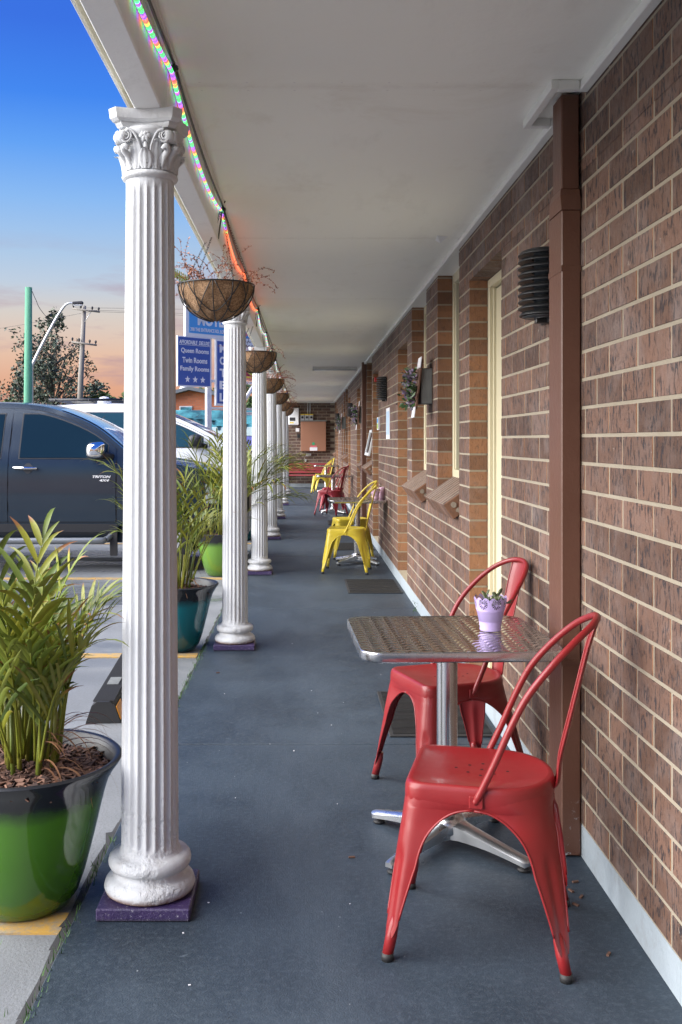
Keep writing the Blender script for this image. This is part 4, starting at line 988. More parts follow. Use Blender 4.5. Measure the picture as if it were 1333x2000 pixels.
# ------------------------------------------------------------------ hanging baskets
def basket(x, y, seed, label, lush):
    r = random.Random(seed); B = empty('hanging_basket', (x, y, 2.085), label=label, cat='hanging basket', group='coir hanging baskets under the beam'); RR, H = .172, .165
    m = MB(); NA = 48; vs = []; NR = 14
    for j in range(NR+1):
        th = PI/2*j/NR
        for i in range(NA):
            a = 2*PI*i/NA; w = 1+.020*math.sin(a*8+j)+r.uniform(-.008, .008); vs.append((RR*math.cos(th)*w*math.cos(a), RR*math.cos(th)*w*math.sin(a), -H*math.sin(th)*w))
    m.add(vs, [(j*NA+i, (j+1)*NA+i, (j+1)*NA+(i+1) % NA, j*NA+(i+1) % NA) for j in range(NR) for i in range(NA)], smooth=True)
    m.lathe([(RR, 0), (RR*.93, .006), (RR*.88, -.01), (.0, -.03)], NA)
    m.build('coir_liner', M_['coir'], B)
    w = MB(); q = RR*1.05; w.tube([(q*math.cos(a), q*math.sin(a), 0) for a in [2*PI*i/40 for i in range(41)]], .0036, 6)
    for k in range(12):
        a = 2*PI*k/12; w.tube([(q*math.cos(t)*math.cos(a), q*math.cos(t)*math.sin(a), -H*1.04*math.sin(t)) for t in [PI/2*i/10 for i in range(10)]], .0027, 5)
    for k in range(8):
        a0 = 2*PI*k/8; pts = []
        for i in range(17):
            u = i/16; t = R(52)*math.sin(PI*u); a = a0+(u-.5)*1.5; pts.append((q*math.cos(t)*math.cos(a), q*math.cos(t)*math.sin(a), -H*1.04*math.sin(t)))
        w.tube(pts, .0027, 5)
    w.build('wire_frame', M_['black'], B)
    hook = Vector((.030, 0, .37))
    for k in range(4):
        a = PI/4+k*PI/2+.35; p0 = Vector((q*math.cos(a), q*math.sin(a), .003)); c = MB(); d = hook-p0; L_ = d.length; nn = int(L_/.0135)
        u = d.orthogonal().normalized(); v = d.normalized().cross(u)
        for i in range(nn):
            ce_ = p0+d*((i+.5)/nn); s_ = u if i % 2 else v; dd = d.normalized(); pts = [ce_+dd*.0088*math.cos(t)+s_*.0042*math.sin(t) for t in [2*PI*j/8 for j in range(9)]]
            c.tube(pts, .0011, 4, caps=False)
        c.build('chain', M_['black'], B)
    h = MB(); h.tube(cr_path([hook, hook+Vector((0, 0, .02)), hook+Vector((-.012, 0, .035)), hook+Vector((0, 0, .05)), hook+Vector((.012, 0, .035)), hook+Vector((.008, 0, .02))], 5), .003, 6)
    h.tube([hook, hook+Vector((-.01, 0, -.075)), hook+Vector((-.02, 0, -.15))], .0035, 6)
    h.build('hook', M_['black'], B)
    m = MB()
    for i in range(lush):
        a = r.uniform(0, 6.28); p = Vector((RR*.6*math.cos(a), RR*.6*math.sin(a), -.01)); d = Vector((math.cos(a)*r.uniform(.3, 1), math.sin(a)*r.uniform(.3, 1), r.uniform(.3, 1.4))).normalized(); pts = [p.copy()]
        for k in range(12):
            d = (d+Vector((r.uniform(-.3, .3), r.uniform(-.3, .3), -.10+r.uniform(-.2, .2)))).normalized(); p = p+d*.020; pts.append(p.copy())
            for _ in range(3):
                e = Vector((r.uniform(-1, 1), r.uniform(-1, 1), r.uniform(-1, 1))).normalized(); f = e.orthogonal().normalized(); s_ = r.uniform(.003, .0075)
                m.add([p, p+e*s_+f*s_*.5, p+e*s_*2, p+e*s_-f*s_*.5], [(0, 1, 2, 3)], tone=r.random())
        m.tube(pts, .0010, 4, tone=.2)
    m.build('dried_creeper', M_['dry'], B, kind='stuff')
    m = MB()
    for i in range(2 if lush < 40 else 4):
        a = PI+r.uniform(-.5, .3); p = Vector((RR*.7*math.cos(a), -.04*i, 0)); d = Vector((math.cos(a)*.8, -.1, .6)).normalized(); q0 = p
        for k in range(12):
            p = p+d*.012; d = (d-Vector((0, 0, .03))).normalized()
            for sg in (-1, 1): leafblade(m, p, d*.5+Vector((0, 0, sg*1.0)), .022*(1-k/16), .006, .3, up=Vector((0, 1, 0)), n=2)
    m.build('fern', M_['palm'], B)
    return B
for k in range(6):
    basket(-.415+(.008 if k % 2 else 0), 4.72+3.61*k, 20+k, ['coir hanging basket nearest the camera with dried creeper and a scrap of fern', 'coir hanging basket in front of the third column, almost bare', 'third coir hanging basket, bushy with dry pink stems', 'fourth coir hanging basket from the camera', 'fifth coir hanging basket from the camera', 'farthest coir hanging basket'][k], [46, 10, 70, 50, 50, 30][k])

# ------------------------------------------------------------------ mounted succulents on the piers
def plaque(y, label, seed):
    r = random.Random(seed); P = empty('mounted_planter', (XW-.0015, y, 1.735), label=label, cat='wall planter', group='wooden wall planters with succulents')
    MB().cbox(-.078, 0, .02, .22, -.125, .125, .003).build('box', M_['greywood'], P)
    Mt = Matrix.Translation((-.088, 0, 0)) @ Matrix.Rotation(R(7), 4, 'Y')
    MB().cbox(-.014, .0, .0, .27, -.165, .185, .002, Mt).build('front_board', M_['brownwood'], P)
    m = MB(); m.box(-.020, -.0145, -.035, .15, .125, .20, Mt); m.box(-.020, -.0145, -.03, .14, -.225, -.15, Mt); m.build('card', M_['card'], P)
    m = MB()
    for i in range(190):
        c = Vector((-.105-abs(r.gauss(0, .045)), .10+r.gauss(0, .06), r.uniform(-.15, .12))); a = r.uniform(0, 6.28); d = Vector((-r.uniform(.1, 1), math.cos(a)*.9, math.sin(a)*.7)).normalized(); L2 = r.uniform(.025, .055); up = Vector((r.random(), r.random(), r.random())).normalized()
        leafblade(m, c, d, L2, L2*.55, r.random(), up=up, droop=.3, n=3, fold=.5)
    for i in range(16): c = Vector((-.10, .10+r.gauss(0, .05), r.uniform(-.12, .10))); m.tube([c, c+Vector((-.04, r.uniform(-.03, .03), .02)), c+Vector((-.075, r.uniform(-.05, .05), r.uniform(-.02, .05)))], .004, 5, tone=.1)
    m.build('succulent', M_['purpleleaf'], P, kind='stuff')
plaque(6.96, 'nearest wall planter: grey box, brown board, purple succulents and two white cards', 3)
plaque(14.62, 'middle wall planter of purple succulents just past the far downpipe', 4)
plaque(21.4, 'farthest wall planter, grey board with green succulents', 6)

# signs on the wall
def wsign(y0, y1, z0, z1, m_, lb, x=.004, rot=0):
    o = empty('notice', (XW-.0018, (y0+y1)/2, (z0+z1)/2), label=lb, cat='notice'); MB().box(-x, 0, -(y1-y0)/2, (y1-y0)/2, -(z1-z0)/2, (z1-z0)/2).build('sheet', m_, o); return o
o = wsign(10.42, 10.85, 1.37, 1.70, M_['card'], 'pale blue and white paper notice taped below the second wall light')
MB().box(-.0055, -.0042, -.17, .17, -.12, .13).build('print', mat('pale_blue_print', (.42, .55, .72), .6), o)
o = wsign(11.80, 12.0, 1.48, 1.63, M_['card'], 'small green and yellow notice on the pier before the third door', .02)
MB().box(-.0215, -.0202, -.085, .085, -.06, .0).build('print', mat('green_print', (.35, .5, .12), .6), o); MB().box(-.0215, -.0202, -.085, .085, .01, .06).build('print', M_['signsky'], o)
MB().cbox(-.02, .02, -.02, 0, -.03, .03, .004).build('lamp', mat('red_plastic', (.5, .02, .02), .4), loc=(XW+.035, 12.998, 2.15), label='tiny red lamp high in the third door recess, just left of the second wall light', cat='lamp')

# ------------------------------------------------------------------ ceiling batten light
bl = empty('batten_light', (.475, 15.25, ZC), label='slim white fluorescent batten across the ceiling', cat='ceiling light')
MB().cbox(-.34, .34, -.04, .04, -.035, -.0005, .003).build('housing', M_['trim'], bl)
MB().tube([(-.33, 0, -.048), (.33, 0, -.048)], .013, 14).build('tube', M_['white'], bl)
m = MB(); m.cbox(-.345, -.325, -.02, .02, -.066, -.035, .002); m.cbox(.325, .345, -.02, .02, -.066, -.035, .002); m.build('end_cap', M_['trim'], bl)

# ------------------------------------------------------------------ things on the end wall
def ex(px): return (px-CX)*29.0/F
def ez(py): return EYE-(py-CY)*29.0/F
mb = empty('meter_box', (0, YE, 0), label='large brown electrical meter box on the end wall', cat='meter box')
MB().cbox(ex(588), ex(637), -.20, -.002, ez(881), ez(823), .006).build('cabinet', M_['brownbox'], mb)
MB().cbox(ex(588)-.02, ex(637)+.02, -.23, -.003, ez(823)+.0, ez(823)+.03, .004).build('cap', M_['greywood'], mb)
MB().cbox(ex(605.5), ex(620), -.205, -.2005, ez(880), ez(873.5), .001).build('label', M_['card'], mb)
MB().cbox(ex(606.5), ex(619), -.2055, -.2005, ez(872.8), ez(870.5), .001).build('label', M_['signpink'], mb)
o = MB().lathe([(.042, .003), (0, .003)], 20).build('label', mat('green_sticker', (.02, .30, .14), .5), mb, loc=(ex(612.5), -.202, ez(866.5))); o.rotation_euler = (PI/2, 0, 0)
for k in range(3):
    s = empty('isolator_switch', (ex(591+8.6*k), YE, ez(815)), label=['left', 'middle', 'right'][k]+' of the three grey isolator switches with yellow tops above the meter box', cat='switch', group='isolator switches above the meter box')
    MB().cbox(-.055, .055, -.07, -.002, -.085, .065, .004).build('housing', M_['galv'], s)
    MB().cbox(-.055, .055, -.072, -.002, .066, .092, .002).build('yellow_cover', M_['signyellow'], s)
    o = MB().lathe([(0, .03), (.03, .028), (.034, 0)], 16).build('dial', M_['black'], s, loc=(0, -.07, 0)); o.rotation_euler = (PI/2, 0, 0)
m = MB()
for x in (601.5, 606): m.tube([(ex(x), YE-.02, ez(808)), (ex(x), YE-.02, ZC-.033)], .016, 10)
m.tube([(ex(590), YE-.02, ez(822)), (ex(590), YE-.02, ez(824.5)), (ex(604), YE-.02, ez(824.5)), (ex(607), YE-.02, ez(822))], .010, 8)
m.build('conduit', M_['galv'], label='grey conduits running up to the ceiling above the isolator switches', cat='conduit')
iv = empty('inverter', (ex(574), YE, ez(812)), label='white solar inverter box with display and yellow stripe on the end wall', cat='inverter')
MB().cbox(-.15, .155, -.14, -.002, -.27, .23, .02).build('case', M_['white'], iv)
MB().box(-.12, .05, -.1415, -.1402, -.15, -.05).build('display', M_['ink'], iv); MB().box(-.12, .00, -.1415, -.1402, -.22, -.185).build('stripe', M_['signyellow'], iv)
def small(name, px0, px1, py0, py1, m_, lb, cat, d=.05): return MB().cbox(ex(px0), ex(px1), YE-d, YE-.002, ez(py1), ez(py0), .003).build(name, m_, label=lb, cat=cat)
small('junction_box', 578, 585, 836, 843, M_['white'], 'small white junction box under the inverter', 'junction box')
small('camera_dome', 581, 587, 848, 855, M_['black'], 'small black fitting below the white junction box', 'fitting', .08)
small('power_point', 598.5, 608, 885.5, 891, M_['galv'], 'grey weatherproof power point under the meter box', 'power point', .07)
small('power_point', 595.5, 599, 897, 901, M_['white'], 'tiny white socket above the red bench', 'power point', .04)
MB().tube(cr_path([(ex(583), YE-.02, ez(888)), (ex(588), YE-.025, ez(893)), (ex(593), YE-.02, ez(899)), (ex(597), YE-.02, ez(899))], 5), .006, 6).build('wire', M_['black'], label='thin black wire trailing across the end wall to the tiny socket', cat='wire')
bn = empty('bench', (0, YE, 0), label='long dark red slatted bench against the end wall', cat='bench')
xa, xb = -.55, .80
for k in range(4): MB().cbox(xa, xb, -.085, -.06, .415+k*.075, .415+k*.075+.062, .004).build('slat', M_['bench'], bn)
for k in range(4): MB().cbox(xa, xb, -.52+k*.105, -.52+k*.105+.09, .345, .372, .004).build('slat', M_['bench'], bn)
for x in (xa+.02, xb-.10):
    m = MB(); m.cbox(x, x+.05, -.49, -.44, .001, .344, .003); m.cbox(x, x+.05, -.058, -.01, .001, .70, .003); m.cbox(x, x+.05, -.44, -.058, .30, .344, .003); m.build('leg', M_['black'], bn)

# ------------------------------------------------------------------ wheel stop
ws = empty('wheel_stop', (-1.02, 5.72, -.021), rz=R(3), label='black rubber wheel stop with yellow reflective ends beside the green pot', cat='wheel stop')
prof = [(-.085, 0), (.085, 0), (.055, .085), (.030, .105), (-.030, .105), (-.055, .085)]
MB().prism(prof, -.88, .88).build('block', M_['rubber'], ws); fixn(bpy.data.objects[-1] if False else kids(ws)[0])
m = MB(); y = -.86
while y < .86:
    m.cbox(-.052, .052, y, y+.008, .100, .1085, .001)
    for sg in (-1, 1): m.box(-.001, .002, y, y+.008, 0, .08, Matrix.Translation((sg*.0845, 0, .004)) @ Matrix.Rotation(-sg*R(19), 4, 'Y'))
    y += .020
m.build('tread', M_['rubber'], ws, kind='stuff')
for yy in (-.875, .72):
    m = MB(); Mx = Matrix.Translation((.087, 0, .004)) @ Matrix.Rotation(-R(19.5), 4, 'Y'); m.cbox(-.001, .004, yy, yy+.15, .012, .080, .001, Mx); m.build('reflector', M_['signyellow'] if False else mat('amber_reflector', (.75, .30, .02), .35), ws)
m = MB(); m.cbox(-.03, .03, -.55, -.40, .108, .112, .001); m.build('bolt_plate', M_['greywood'], ws)

# ------------------------------------------------------------------ vehicles
def interp(T, x):
    if x <= T[0][0]: return T[0][1]
    for (a, b), (c, d) in zip(T, T[1:]):
        if x <= c: t = (x-a)/(c-a); return b+(d-b)*t
    return T[-1][1]
def smooth_tab(T, n=6):
    P = cr_path([(a, b, 0) for a, b in T], n); return [(p.x, p.y) for p in P]
def vehicle(name, nose, ynear, zoff, paintm, glassm, label, cat, sc_z=1.0, hood=1.10, mirrorm='chrome', width=1.80, badge=True, glass_tip=1.42, hoodz=1.0, roofx=.88):
    # x measured backwards from the nose; world X = nose - x
    V = empty(name, (nose, ynear+width/2, zoff), label=label, cat=cat)
    top = smooth_tab([(0, .62*hoodz), (.03, .86*hoodz), (.14, 1.0*hoodz), (hood*.6, 1.125*hoodz), (hood, 1.19*hoodz), (hood+.06, 1.225*hoodz), (hood+roofx*.5, 1.52), (hood+roofx, 1.705), (hood+roofx+.35, 1.765), (hood+roofx+.8, 1.78), (hood+roofx+1.35, 1.76), (hood+roofx+1.55, 1.70), (hood+roofx+1.78, 1.22), (hood+roofx+1.84, 1.17), (5.1, 1.15), (5.15, .9)], 5)
    wfx, wrx, wr = .85*hood/1.10+.0, .85*hood/1.10+3.0, .42
    def T(x): return interp(top, x)*1.0
    def Bt(x):
        b = .47
        if x < .5: b = .47-.10*(1-x/.5)
        for wx in (wfx, wrx):
            if abs(x-wx) < wr: b = max(b, .36+math.sqrt(wr*wr-(x-wx)**2))
        return b
    wz = [(.3, .03), (.55, .0), (.8, -.012), (1.05, .0), (1.20, .025), (1.35, .085), (1.55, .165), (1.68, .23), (1.78, .33)]
    nt = [(0, .20), (.12, .10), (.35, .035), (.8, .0), (4.8, 0), (5.15, .05)]
    def Sf(x, z, sg, off=0):
        w = width/2-interp(wz, z)-interp(nt, x)*(1 if z < 1.3 else 1); return Vector((-x, sg*(w+off), z))
    body = MB(); NX = 120; NZ = 16
    xs = [5.15*i/NX for i in range(NX+1)]
    for sg in (-1, 1):
        body.grid(lambda u, v, sg=sg: Sf(u*5.15, Bt(u*5.15)+(max(T(u*5.15), Bt(u*5.15)+.02)-Bt(u*5.15))*v, sg), NX, NZ)
    body.grid(lambda u, v: (lambda x: (lambda a, b: a.lerp(b, v)+Vector((0, 0, .03*(1-(2*v-1)**2))))(Sf(x, T(x), -1), Sf(x, T(x), 1)))(u*5.15), NX, 12)
    body.grid(lambda u, v: Sf(0, .35+(.62*hoodz-.35)*u, -1).lerp(Sf(0, .35+(.62*hoodz-.35)*u, 1), v)+Vector((.05*(1-(2*v-1)**2), 0, 0)), 3, 10)
    body.box(-5.1, -.1, -width/2+.12, width/2-.12, .30, .62)
    body.build('body', paintm, V)
    def patch(nm, m_, x0, x1, lo, hi, off, sides=(-1, 1), par=V, n=24, nz=6):
        res = []
        for sg in sides:
            q = MB(); pr2 = par[0 if sg < 0 else -1] if isinstance(par, list) else par
            g_ = lambda u, v, sg=sg: Sf(x0+(x1-x0)*u, lo(x0+(x1-x0)*u)+max(.0005, hi(x0+(x1-x0)*u)-lo(x0+(x1-x0)*u))*v, sg, off)
            q.grid(g_, n, nz)
            rim = [(i/n, 0) for i in range(n+1)]+[(1, j/nz) for j in range(nz+1)]+[(1-i/n, 1) for i in range(n+1)]+[(0, 1-j/nz) for j in range(nz+1)]
            A = [g_(*r_) for r_ in rim]; B_ = [p-Vector((0, sg*(off+.001), 0)) for p in A]; k = len(A)
            q.add(A+B_, [(i, (i+1) % k, k+(i+1) % k, k+i) for i in range(k)], smooth=False)
            res.append(q.build(nm, m_, pr2))
        return res
    dF = hood+.20; dB = dF+1.13; dR = dB+.95; zs = 1.195
    # dark gaps round the doors, then the doors proud of them
    low = lambda x: max(.52, Bt(x)+.012)
    edge = lambda x: T(x)-.055
    glass_line = lambda x: min(edge(x)-.035, 1.655)
    for (a, b, tip) in ((dF, dB, True), (dB, dR, False)):
        patch('door_gap', M_['gap'], a-.006, b+.006, low, lambda x: max(low(x)+.1, min(edge(x)+.006, 1.72)), .001)
        d = patch('door', paintm, a+.006, b-.006, lambda x: low(x)+.008, lambda x: max(low(x)+.1, min(edge(x), 1.712)), .006, n=40, nz=14)
        wa = a+(.10 if tip else .09); wb = b-(.115 if tip else .10)
        patch('window_seal', M_['rubber'], wa-.012-(.0), wb+.014, lambda x: zs-.012, lambda x: max(zs-.012, glass_line(x)+.012), .009, par=d, n=40)
        patch('window', glassm, wa, wb, lambda x: zs, lambda x: max(zs+.0006, glass_line(x)), .0125, par=d, n=40)
        hx = b-.30
        for sg in (-1, 1):
            m = MB(); p0, p1 = Sf(hx-.0, 1.085, sg, .040), Sf(hx+.235, 1.092, sg, .036); m.tube([Sf(hx-.0, 1.085, sg, .0), p0, p0.lerp(p1, .5)+Vector((0, sg*.006, 0)), p1, Sf(hx+.235, 1.092, sg, 0)], [.012, .015, .0165, .015, .012], 8, flat=1.0)
            m.build('handle', M_['chrome'], d[0 if sg < 0 else 1])
        patch('handle_recess', M_['bumperplastic'], hx+.03, hx+.155, lambda x: 1.085-.055*math.sin(PI*(x-hx-.03)/.125), lambda x: 1.085+.055*math.sin(PI*(x-hx-.03)/.125), .0095, par=d, n=14)
    # windscreen
    q = MB(); xa_, xb_ = hood+.07, hood+roofx-.02
    q.grid(lambda u, v: (lambda x: Sf(x, T(x), -1).lerp(Sf(x, T(x), 1), .06+.88*v)+Vector((.004, 0, .030*(1-(1.76*v-.88)**2)+.006)))(xa_+(xb_-xa_)*u), 16, 12)
    q.build('windscreen', mat('clear_windscreen', (.30, .36, .42), .06, coat=1), V)
    # quarter panel black triangle, sill, step
    patch('sill', M_['bumperplastic'], wfx+.44, wrx-.44, lambda x: .42, lambda x: .505, .010)
    for sg in (-1, 1): m = MB(); m.tube(cr_path([Sf(wfx+.50, .40, sg, -.05), Sf(wfx+.56, .345, sg, .05), Sf(wfx+.75, .335, sg, .10), Sf(wrx-.75, .335, sg, .10), Sf(wrx-.56, .345, sg, .05), Sf(wrx-.5, .40, sg, -.05)], 6), .036, 12, flat=.8); m.build('side_step', M_['stepgrey'], V)
    for sg in (-1, 1): MB().cbox(-wfx-.52, -wfx-.44, sg*(width/2-.02)-.01, sg*(width/2-.02)+.01, .17, .42, .005).build('mud_flap', M_['rubber'], V)
    # mirrors
    for sg in (-1, 1):
        mx = dF+.20; c = Sf(mx, 1.275, sg, .115); vs = []; NU, NV = 12, 18
        for i in range(NU+1):
            ph = -PI/2+PI*i/NU
            for j in range(NV):
                a = 2*PI*j/NV; sx, sz = math.cos(a), math.sin(a); e = .6; sx = math.copysign(abs(sx)**e, sx); sz = math.copysign(abs(sz)**e, sz); cp = math.cos(ph)**.6
                x_, z_, y_ = sx*cp*.100, sz*cp*.088, math.sin(ph)*.10; vs.append((c.x+x_, c.y+y_*sg, c.z+z_+x_*.1))
        m = MB().add(vs, [(i*NV+j, i*NV+(j+1) % NV, (i+1)*NV+(j+1) % NV, (i+1)*NV+j) for i in range(NU) for j in range(NV)], smooth=True)
        mm = m.build('mirror', M_[mirrorm], V)
        MB().tube([Sf(mx-.16, 1.20, sg, -.0), Sf(mx-.08, 1.225, sg, .04), c+Vector((.04, 0, -.03))], [.035, .030, .025], 8).build('arm', M_['bumperplastic'], mm)
        q = MB(); q.add([Sf(dF+.02, 1.19, sg, .016), Sf(dF+.25, 1.19, sg, .016), Sf(dF+.25, min(1.36, T(dF+.25)-.09), sg, .016)], [(0, 1, 2)]); q.build('corner_trim', M_['bumperplastic'], mm)
    # wheels
    for wx in (wfx, wrx):
        for sg in (-1, 1):
            t = MB(); cy_ = sg*(width/2-.12); Mx = Matrix.Translation((-wx, cy_, .37)) @ Matrix.Rotation(PI/2, 4, 'X')
            pr_ = [(.22, -.10), (.33, -.115), (.362, -.09), (.37, -.05), (.37, .05), (.362, .09), (.33, .115), (.22, .10)]
            tm = MB().lathe(pr_, 36); tm.v = [tuple(Mx @ Vector(v)) for v in tm.v]; wh = tm.build('wheel', M_['tyre'], V)
            rm = MB().lathe([(.225, .09*-sg*-1), (.215, .05), (.20, .0), (0, .0)], 30)
            rm = MB().lathe([(.228, -.095), (.21, -.07), (.205, .07), (.228, .095)], 30); rm.lathe([(0, 0), (.206, 0)], 30)
            for k in range(6):
                a = k*PI/3; rm.cbox(0, .21, -.028, .028, -.085, .085, .006, Matrix.Rotation(a, 4, 'Z'))
            rm.v = [tuple(Mx @ Vector(v)) for v in rm.v]; rm.build('rim', M_['galv'], wh)
    # head lamps, grille
    for sg in (-1, 1):
        q = MB(); q.grid(lambda u, v, sg=sg: Sf(.05+.32*u, .72*hoodz+.20*v*hoodz, sg, .008), 8, 4); q.build('headlight', mat('headlight_glass', (.5, .55, .6), .08, coat=1), V)
    MB().cbox(-.02, .065, -.42, .42, .60*hoodz, .80*hoodz, .01).build('grille', M_['black'], V)
    MB().tube(cr_path([(-hood-.42, -width/2+.28, 1.60), (-hood-.38, -width/2+.27, 1.66), (-hood-.62, -width/2+.28, 1.80)], 4)[:4], .003, 5).build('aerial_stub', M_['rubber'], V)
    return V, Sf, dF, dB
def text_mesh(s, w, h, m_, parent, M, name='lettering', ext=.002, bold=.012, shear=0):
    cu = bpy.data.curves.new(name, 'FONT'); cu.body = s; cu.size = 1; cu.offset = bold; cu.extrude = .002; cu.shear = shear; cu.resolution_u = 3
    to = bpy.data.objects.new('tmp', cu); COL.objects.link(to); bpy.context.view_layer.update()
    me = bpy.data.meshes.new_from_object(to.evaluated_get(bpy.context.evaluated_depsgraph_get())); bpy.data.objects.remove(to)
    xs = [v.co.x for v in me.vertices]; ys_ = [v.co.y for v in me.vertices]; x0, x1, y0, y1 = min(xs), max(xs), min(ys_), max(ys_)
    for v in me.vertices:
        v.co = Vector(((v.co.x-x0)/(x1-x0)*w, (v.co.z/.002)*ext, (v.co.y-y0)/(y1-y0)*h))
    me.transform(M); me.materials.clear(); me.materials.append(m_); o = bpy.data.objects.new(name, me); COL.objects.link(o); o.parent = parent; return o
ute, SfU, dF, dB = vehicle('ute', -.66, 10.42, -.022, M_['ute_blue'], M_['glass'], 'dark blue grey dual cab ute parked side on beyond the palms', 'ute')
p = SfU(dF+.26, 1.0, -1, .0095)
text_mesh('TRITON', .190, .026, M_['signwhite'], ute, Matrix.Translation((-(dF+.245), SfU(dF+.2, 1.0, -1, .0105).y, .985)), 'badge', shear=.3, bold=.03)
text_mesh('4X4', .105, .026, M_['signwhite'], ute, Matrix.Translation((-(dF+.175), SfU(dF+.2, .95, -1, .0105).y, .948)), 'badge', shear=.3, bold=.03)
van, SfV, vF, vB = vehicle('white_ute', -.66, 14.35, -.022, M_['ute_white'], M_['vanglass'], 'white ute parked behind the dark one, black door mirror, short bonnet', 'ute', hood=.50, mirrorm='bumperplastic', hoodz=1.06, roofx=1.05)
van.scale = (1, 1, 1.075)
o = MB().lathe([(0, .10), (.06, .09), (.10, .05), (.11, 0), (0, 0)], 16).build('beacon', M_['white'], van, loc=(-2.35, -.2, 1.80))
m = MB(); m.tube([(-1.9, -.55, 1.84), (-3.1, -.55, 1.84)], .018, 8); m.tube([(-1.9, .55, 1.84), (-3.1, .55, 1.84)], .018, 8)
for x in (-2, -2.5, -3): m.tube([(x, -.58, 1.83), (x, .58, 1.83)], .015, 8)
m.build('roof_rack', M_['black'], van)

# ------------------------------------------------------------------ motel signs
SA = R(43); S0 = at(348, 861, 22)
def sg(px, py):             # where a line of sight meets the plane of the signs: metres along it, and height
    k = (px-CX)/F; s = (S0.y*k-S0.x)/(math.cos(SA)-k*math.sin(SA)); Z = S0.y+s*math.sin(SA); return s, EYE-(py-CY)*Z/F
def signbase(lb, nm='motel_sign'): return empty(nm, (S0.x, S0.y, 0), SA, label=lb, cat='sign')
def board(par, l, t_, r, b, m_, y0=-.03, y1=.0, name='panel', ch=.004):
    s0, z1 = sg(l, t_); s1, _ = sg(r, t_); _, z0 = sg(l, b); MB().cbox(s0, s1, y0, y1, z0, z1, ch).build(name, m_, par); return s0, s1, z0, z1
s = signbase('blue sign listing Queen Rooms, Twin Rooms and Family Rooms over three stars', 'room_sign')
a, b, c, d = board(s, 347, 655, 412, 754, M_['signwhite'], 0, .05, 'frame')
fr = MB().cbox(a+.02, b-.02, -.006, 0, c+.03, d-.02, .001).build('panel', M_['signblue'], s)
Wd_ = b-a-.04; H_ = d-c
def tx(t, u0, u1, v0, v1, m_=M_['signwhite'], par=s, bold=.02, sh=0): return text_mesh(t, (u1-u0)*Wd_, (v1-v0)*H_, m_, par, Matrix.Translation((a+.02+u0*Wd_, -.010, c+v0*H_)), bold=bold, shear=sh)
tx('AFFORDABLE  DELUXE', .02, .98, .845, .925, sh=.2); MB().box(a+.03, b-.03, -.010, -.006, c+.825*H_, c+.833*H_).build('underline', M_['signwhite'], s)
tx('Queen Rooms', .08, .95, .655, .77); tx('Twin Rooms', .12, .90, .475, .585); tx('Family Rooms', .06, .96, .285, .41)
for k in range(3):
    cx_, cz_, R_ = a+.02+Wd_*(.28+.24*k), c+.145*H_, .078; pts = [(cx_+R_*(1 if i % 2 == 0 else .42)*math.sin(i*PI/5)*.95, cz_+R_*(1 if i % 2 == 0 else .42)*math.cos(i*PI/5)) for i in range(10)]
    MB().prism(pts, -.010, -.0062).build('star', M_['signwhite'], s)
s2 = signbase('sky blue MOTEL sign with street address, partly behind the nearest basket')
a2_, b2, c2_, d2 = board(s2, 363, 590, 506, 656, M_['signwhite'], 0, .08, 'frame')
MB().cbox(a2_+.09, b2-.05, -.006, 0, c2_+.08, d2-.06, .001).build('panel', M_['signsky'], s2)
q0, z_ = sg(386, 640); q1, _ = sg(446, 640); text_mesh('MOTEL', q1-q0, .27, M_['signwhite'], s2, Matrix.Translation((q0, -.010, sg(386, 635)[1])), bold=.045)
q0, z_ = sg(372, 645); q1, _ = sg(440, 645); text_mesh('398 THE ENTRANCE RD, LON', q1-q0, .095, M_['signwhite'], s2, Matrix.Translation((q0, -.010, sg(372, 647)[1])), bold=.02)
s3 = signbase('tall narrow blue sign spelling MOTEL downwards on a white post')
a3, b3, c3_, d3 = board(s3, 422, 662, 446, 792, M_['signwhite'], 0, .06, 'frame')
MB().cbox(a3+.035, b3-.03, -.006, 0, c3_+.05, d3-.04, .001).build('panel', M_['signblue'], s3)
for k, ch in enumerate('MOTEL'):
    wch = (b3-a3)*.52; text_mesh(ch, wch*(.8 if ch in 'L' else 1), .19, M_['signwhite'], s3, Matrix.Translation((a3+(b3-a3)*.28, -.010, d3-.30-k*(d3-c3_-.12)/5)), bold=.04)
s4 = signbase('white and blue panels with pink script over a dark red panel, beyond the second column')
for (l, t_, r, b_, mm, nm) in ((470, 660, 512, 684, 'signwhite', 'panel'), (470, 640.5, 512, 660, 'signblue', 'panel'), (470, 720, 512, 734, 'signred', 'panel'), (470, 734.5, 512, 737.5, 'signyellow', 'stripe'), (470, 738, 512, 740.5, 'signpink', 'stripe')):
    board(s4, l, t_, r, b_, M_[mm], -.004, .06, nm, .001)
q0, z_ = sg(476, 658); q1, _ = sg(500, 658); text_mesh('xx', q1-q0, .17, M_['signpink'], s4, Matrix.Translation((q0, -.010, sg(478, 657)[1])), bold=.05, shear=.2)
m = MB(); r9 = random.Random(9)
for row in range(2):
    for i in range(14): u, z0 = sg(477+i*1.7, 668+row*8+r9.uniform(-1, 1)); m.box(u-.006, u+.006, -.009, -.004, z0-.01, z0+r9.uniform(.01, .03))
m.build('scribbled_lettering', M_['ink'], s4)
fr = signbase('white steel frame of posts and rails carrying the motel signs', 'sign_frame')
for (l, t_, r, b_, nm) in ((408, 655, 417, 905, 'post'), (466, 600, 475, 905, 'post'), (505, 600, 512, 905, 'post'), (417, 794.5, 512, 799, 'rail'), (417, 741, 512, 746, 'rail')):
    board(fr, l, t_, r, b_, M_['white'], .062, .14, nm)
MB().tube([(sg(478, 790)[0], .10, sg(478, 790)[1]), (sg(506, 745)[0], .10, sg(506, 745)[1])], .045, 6).build('brace', M_['white'], fr)
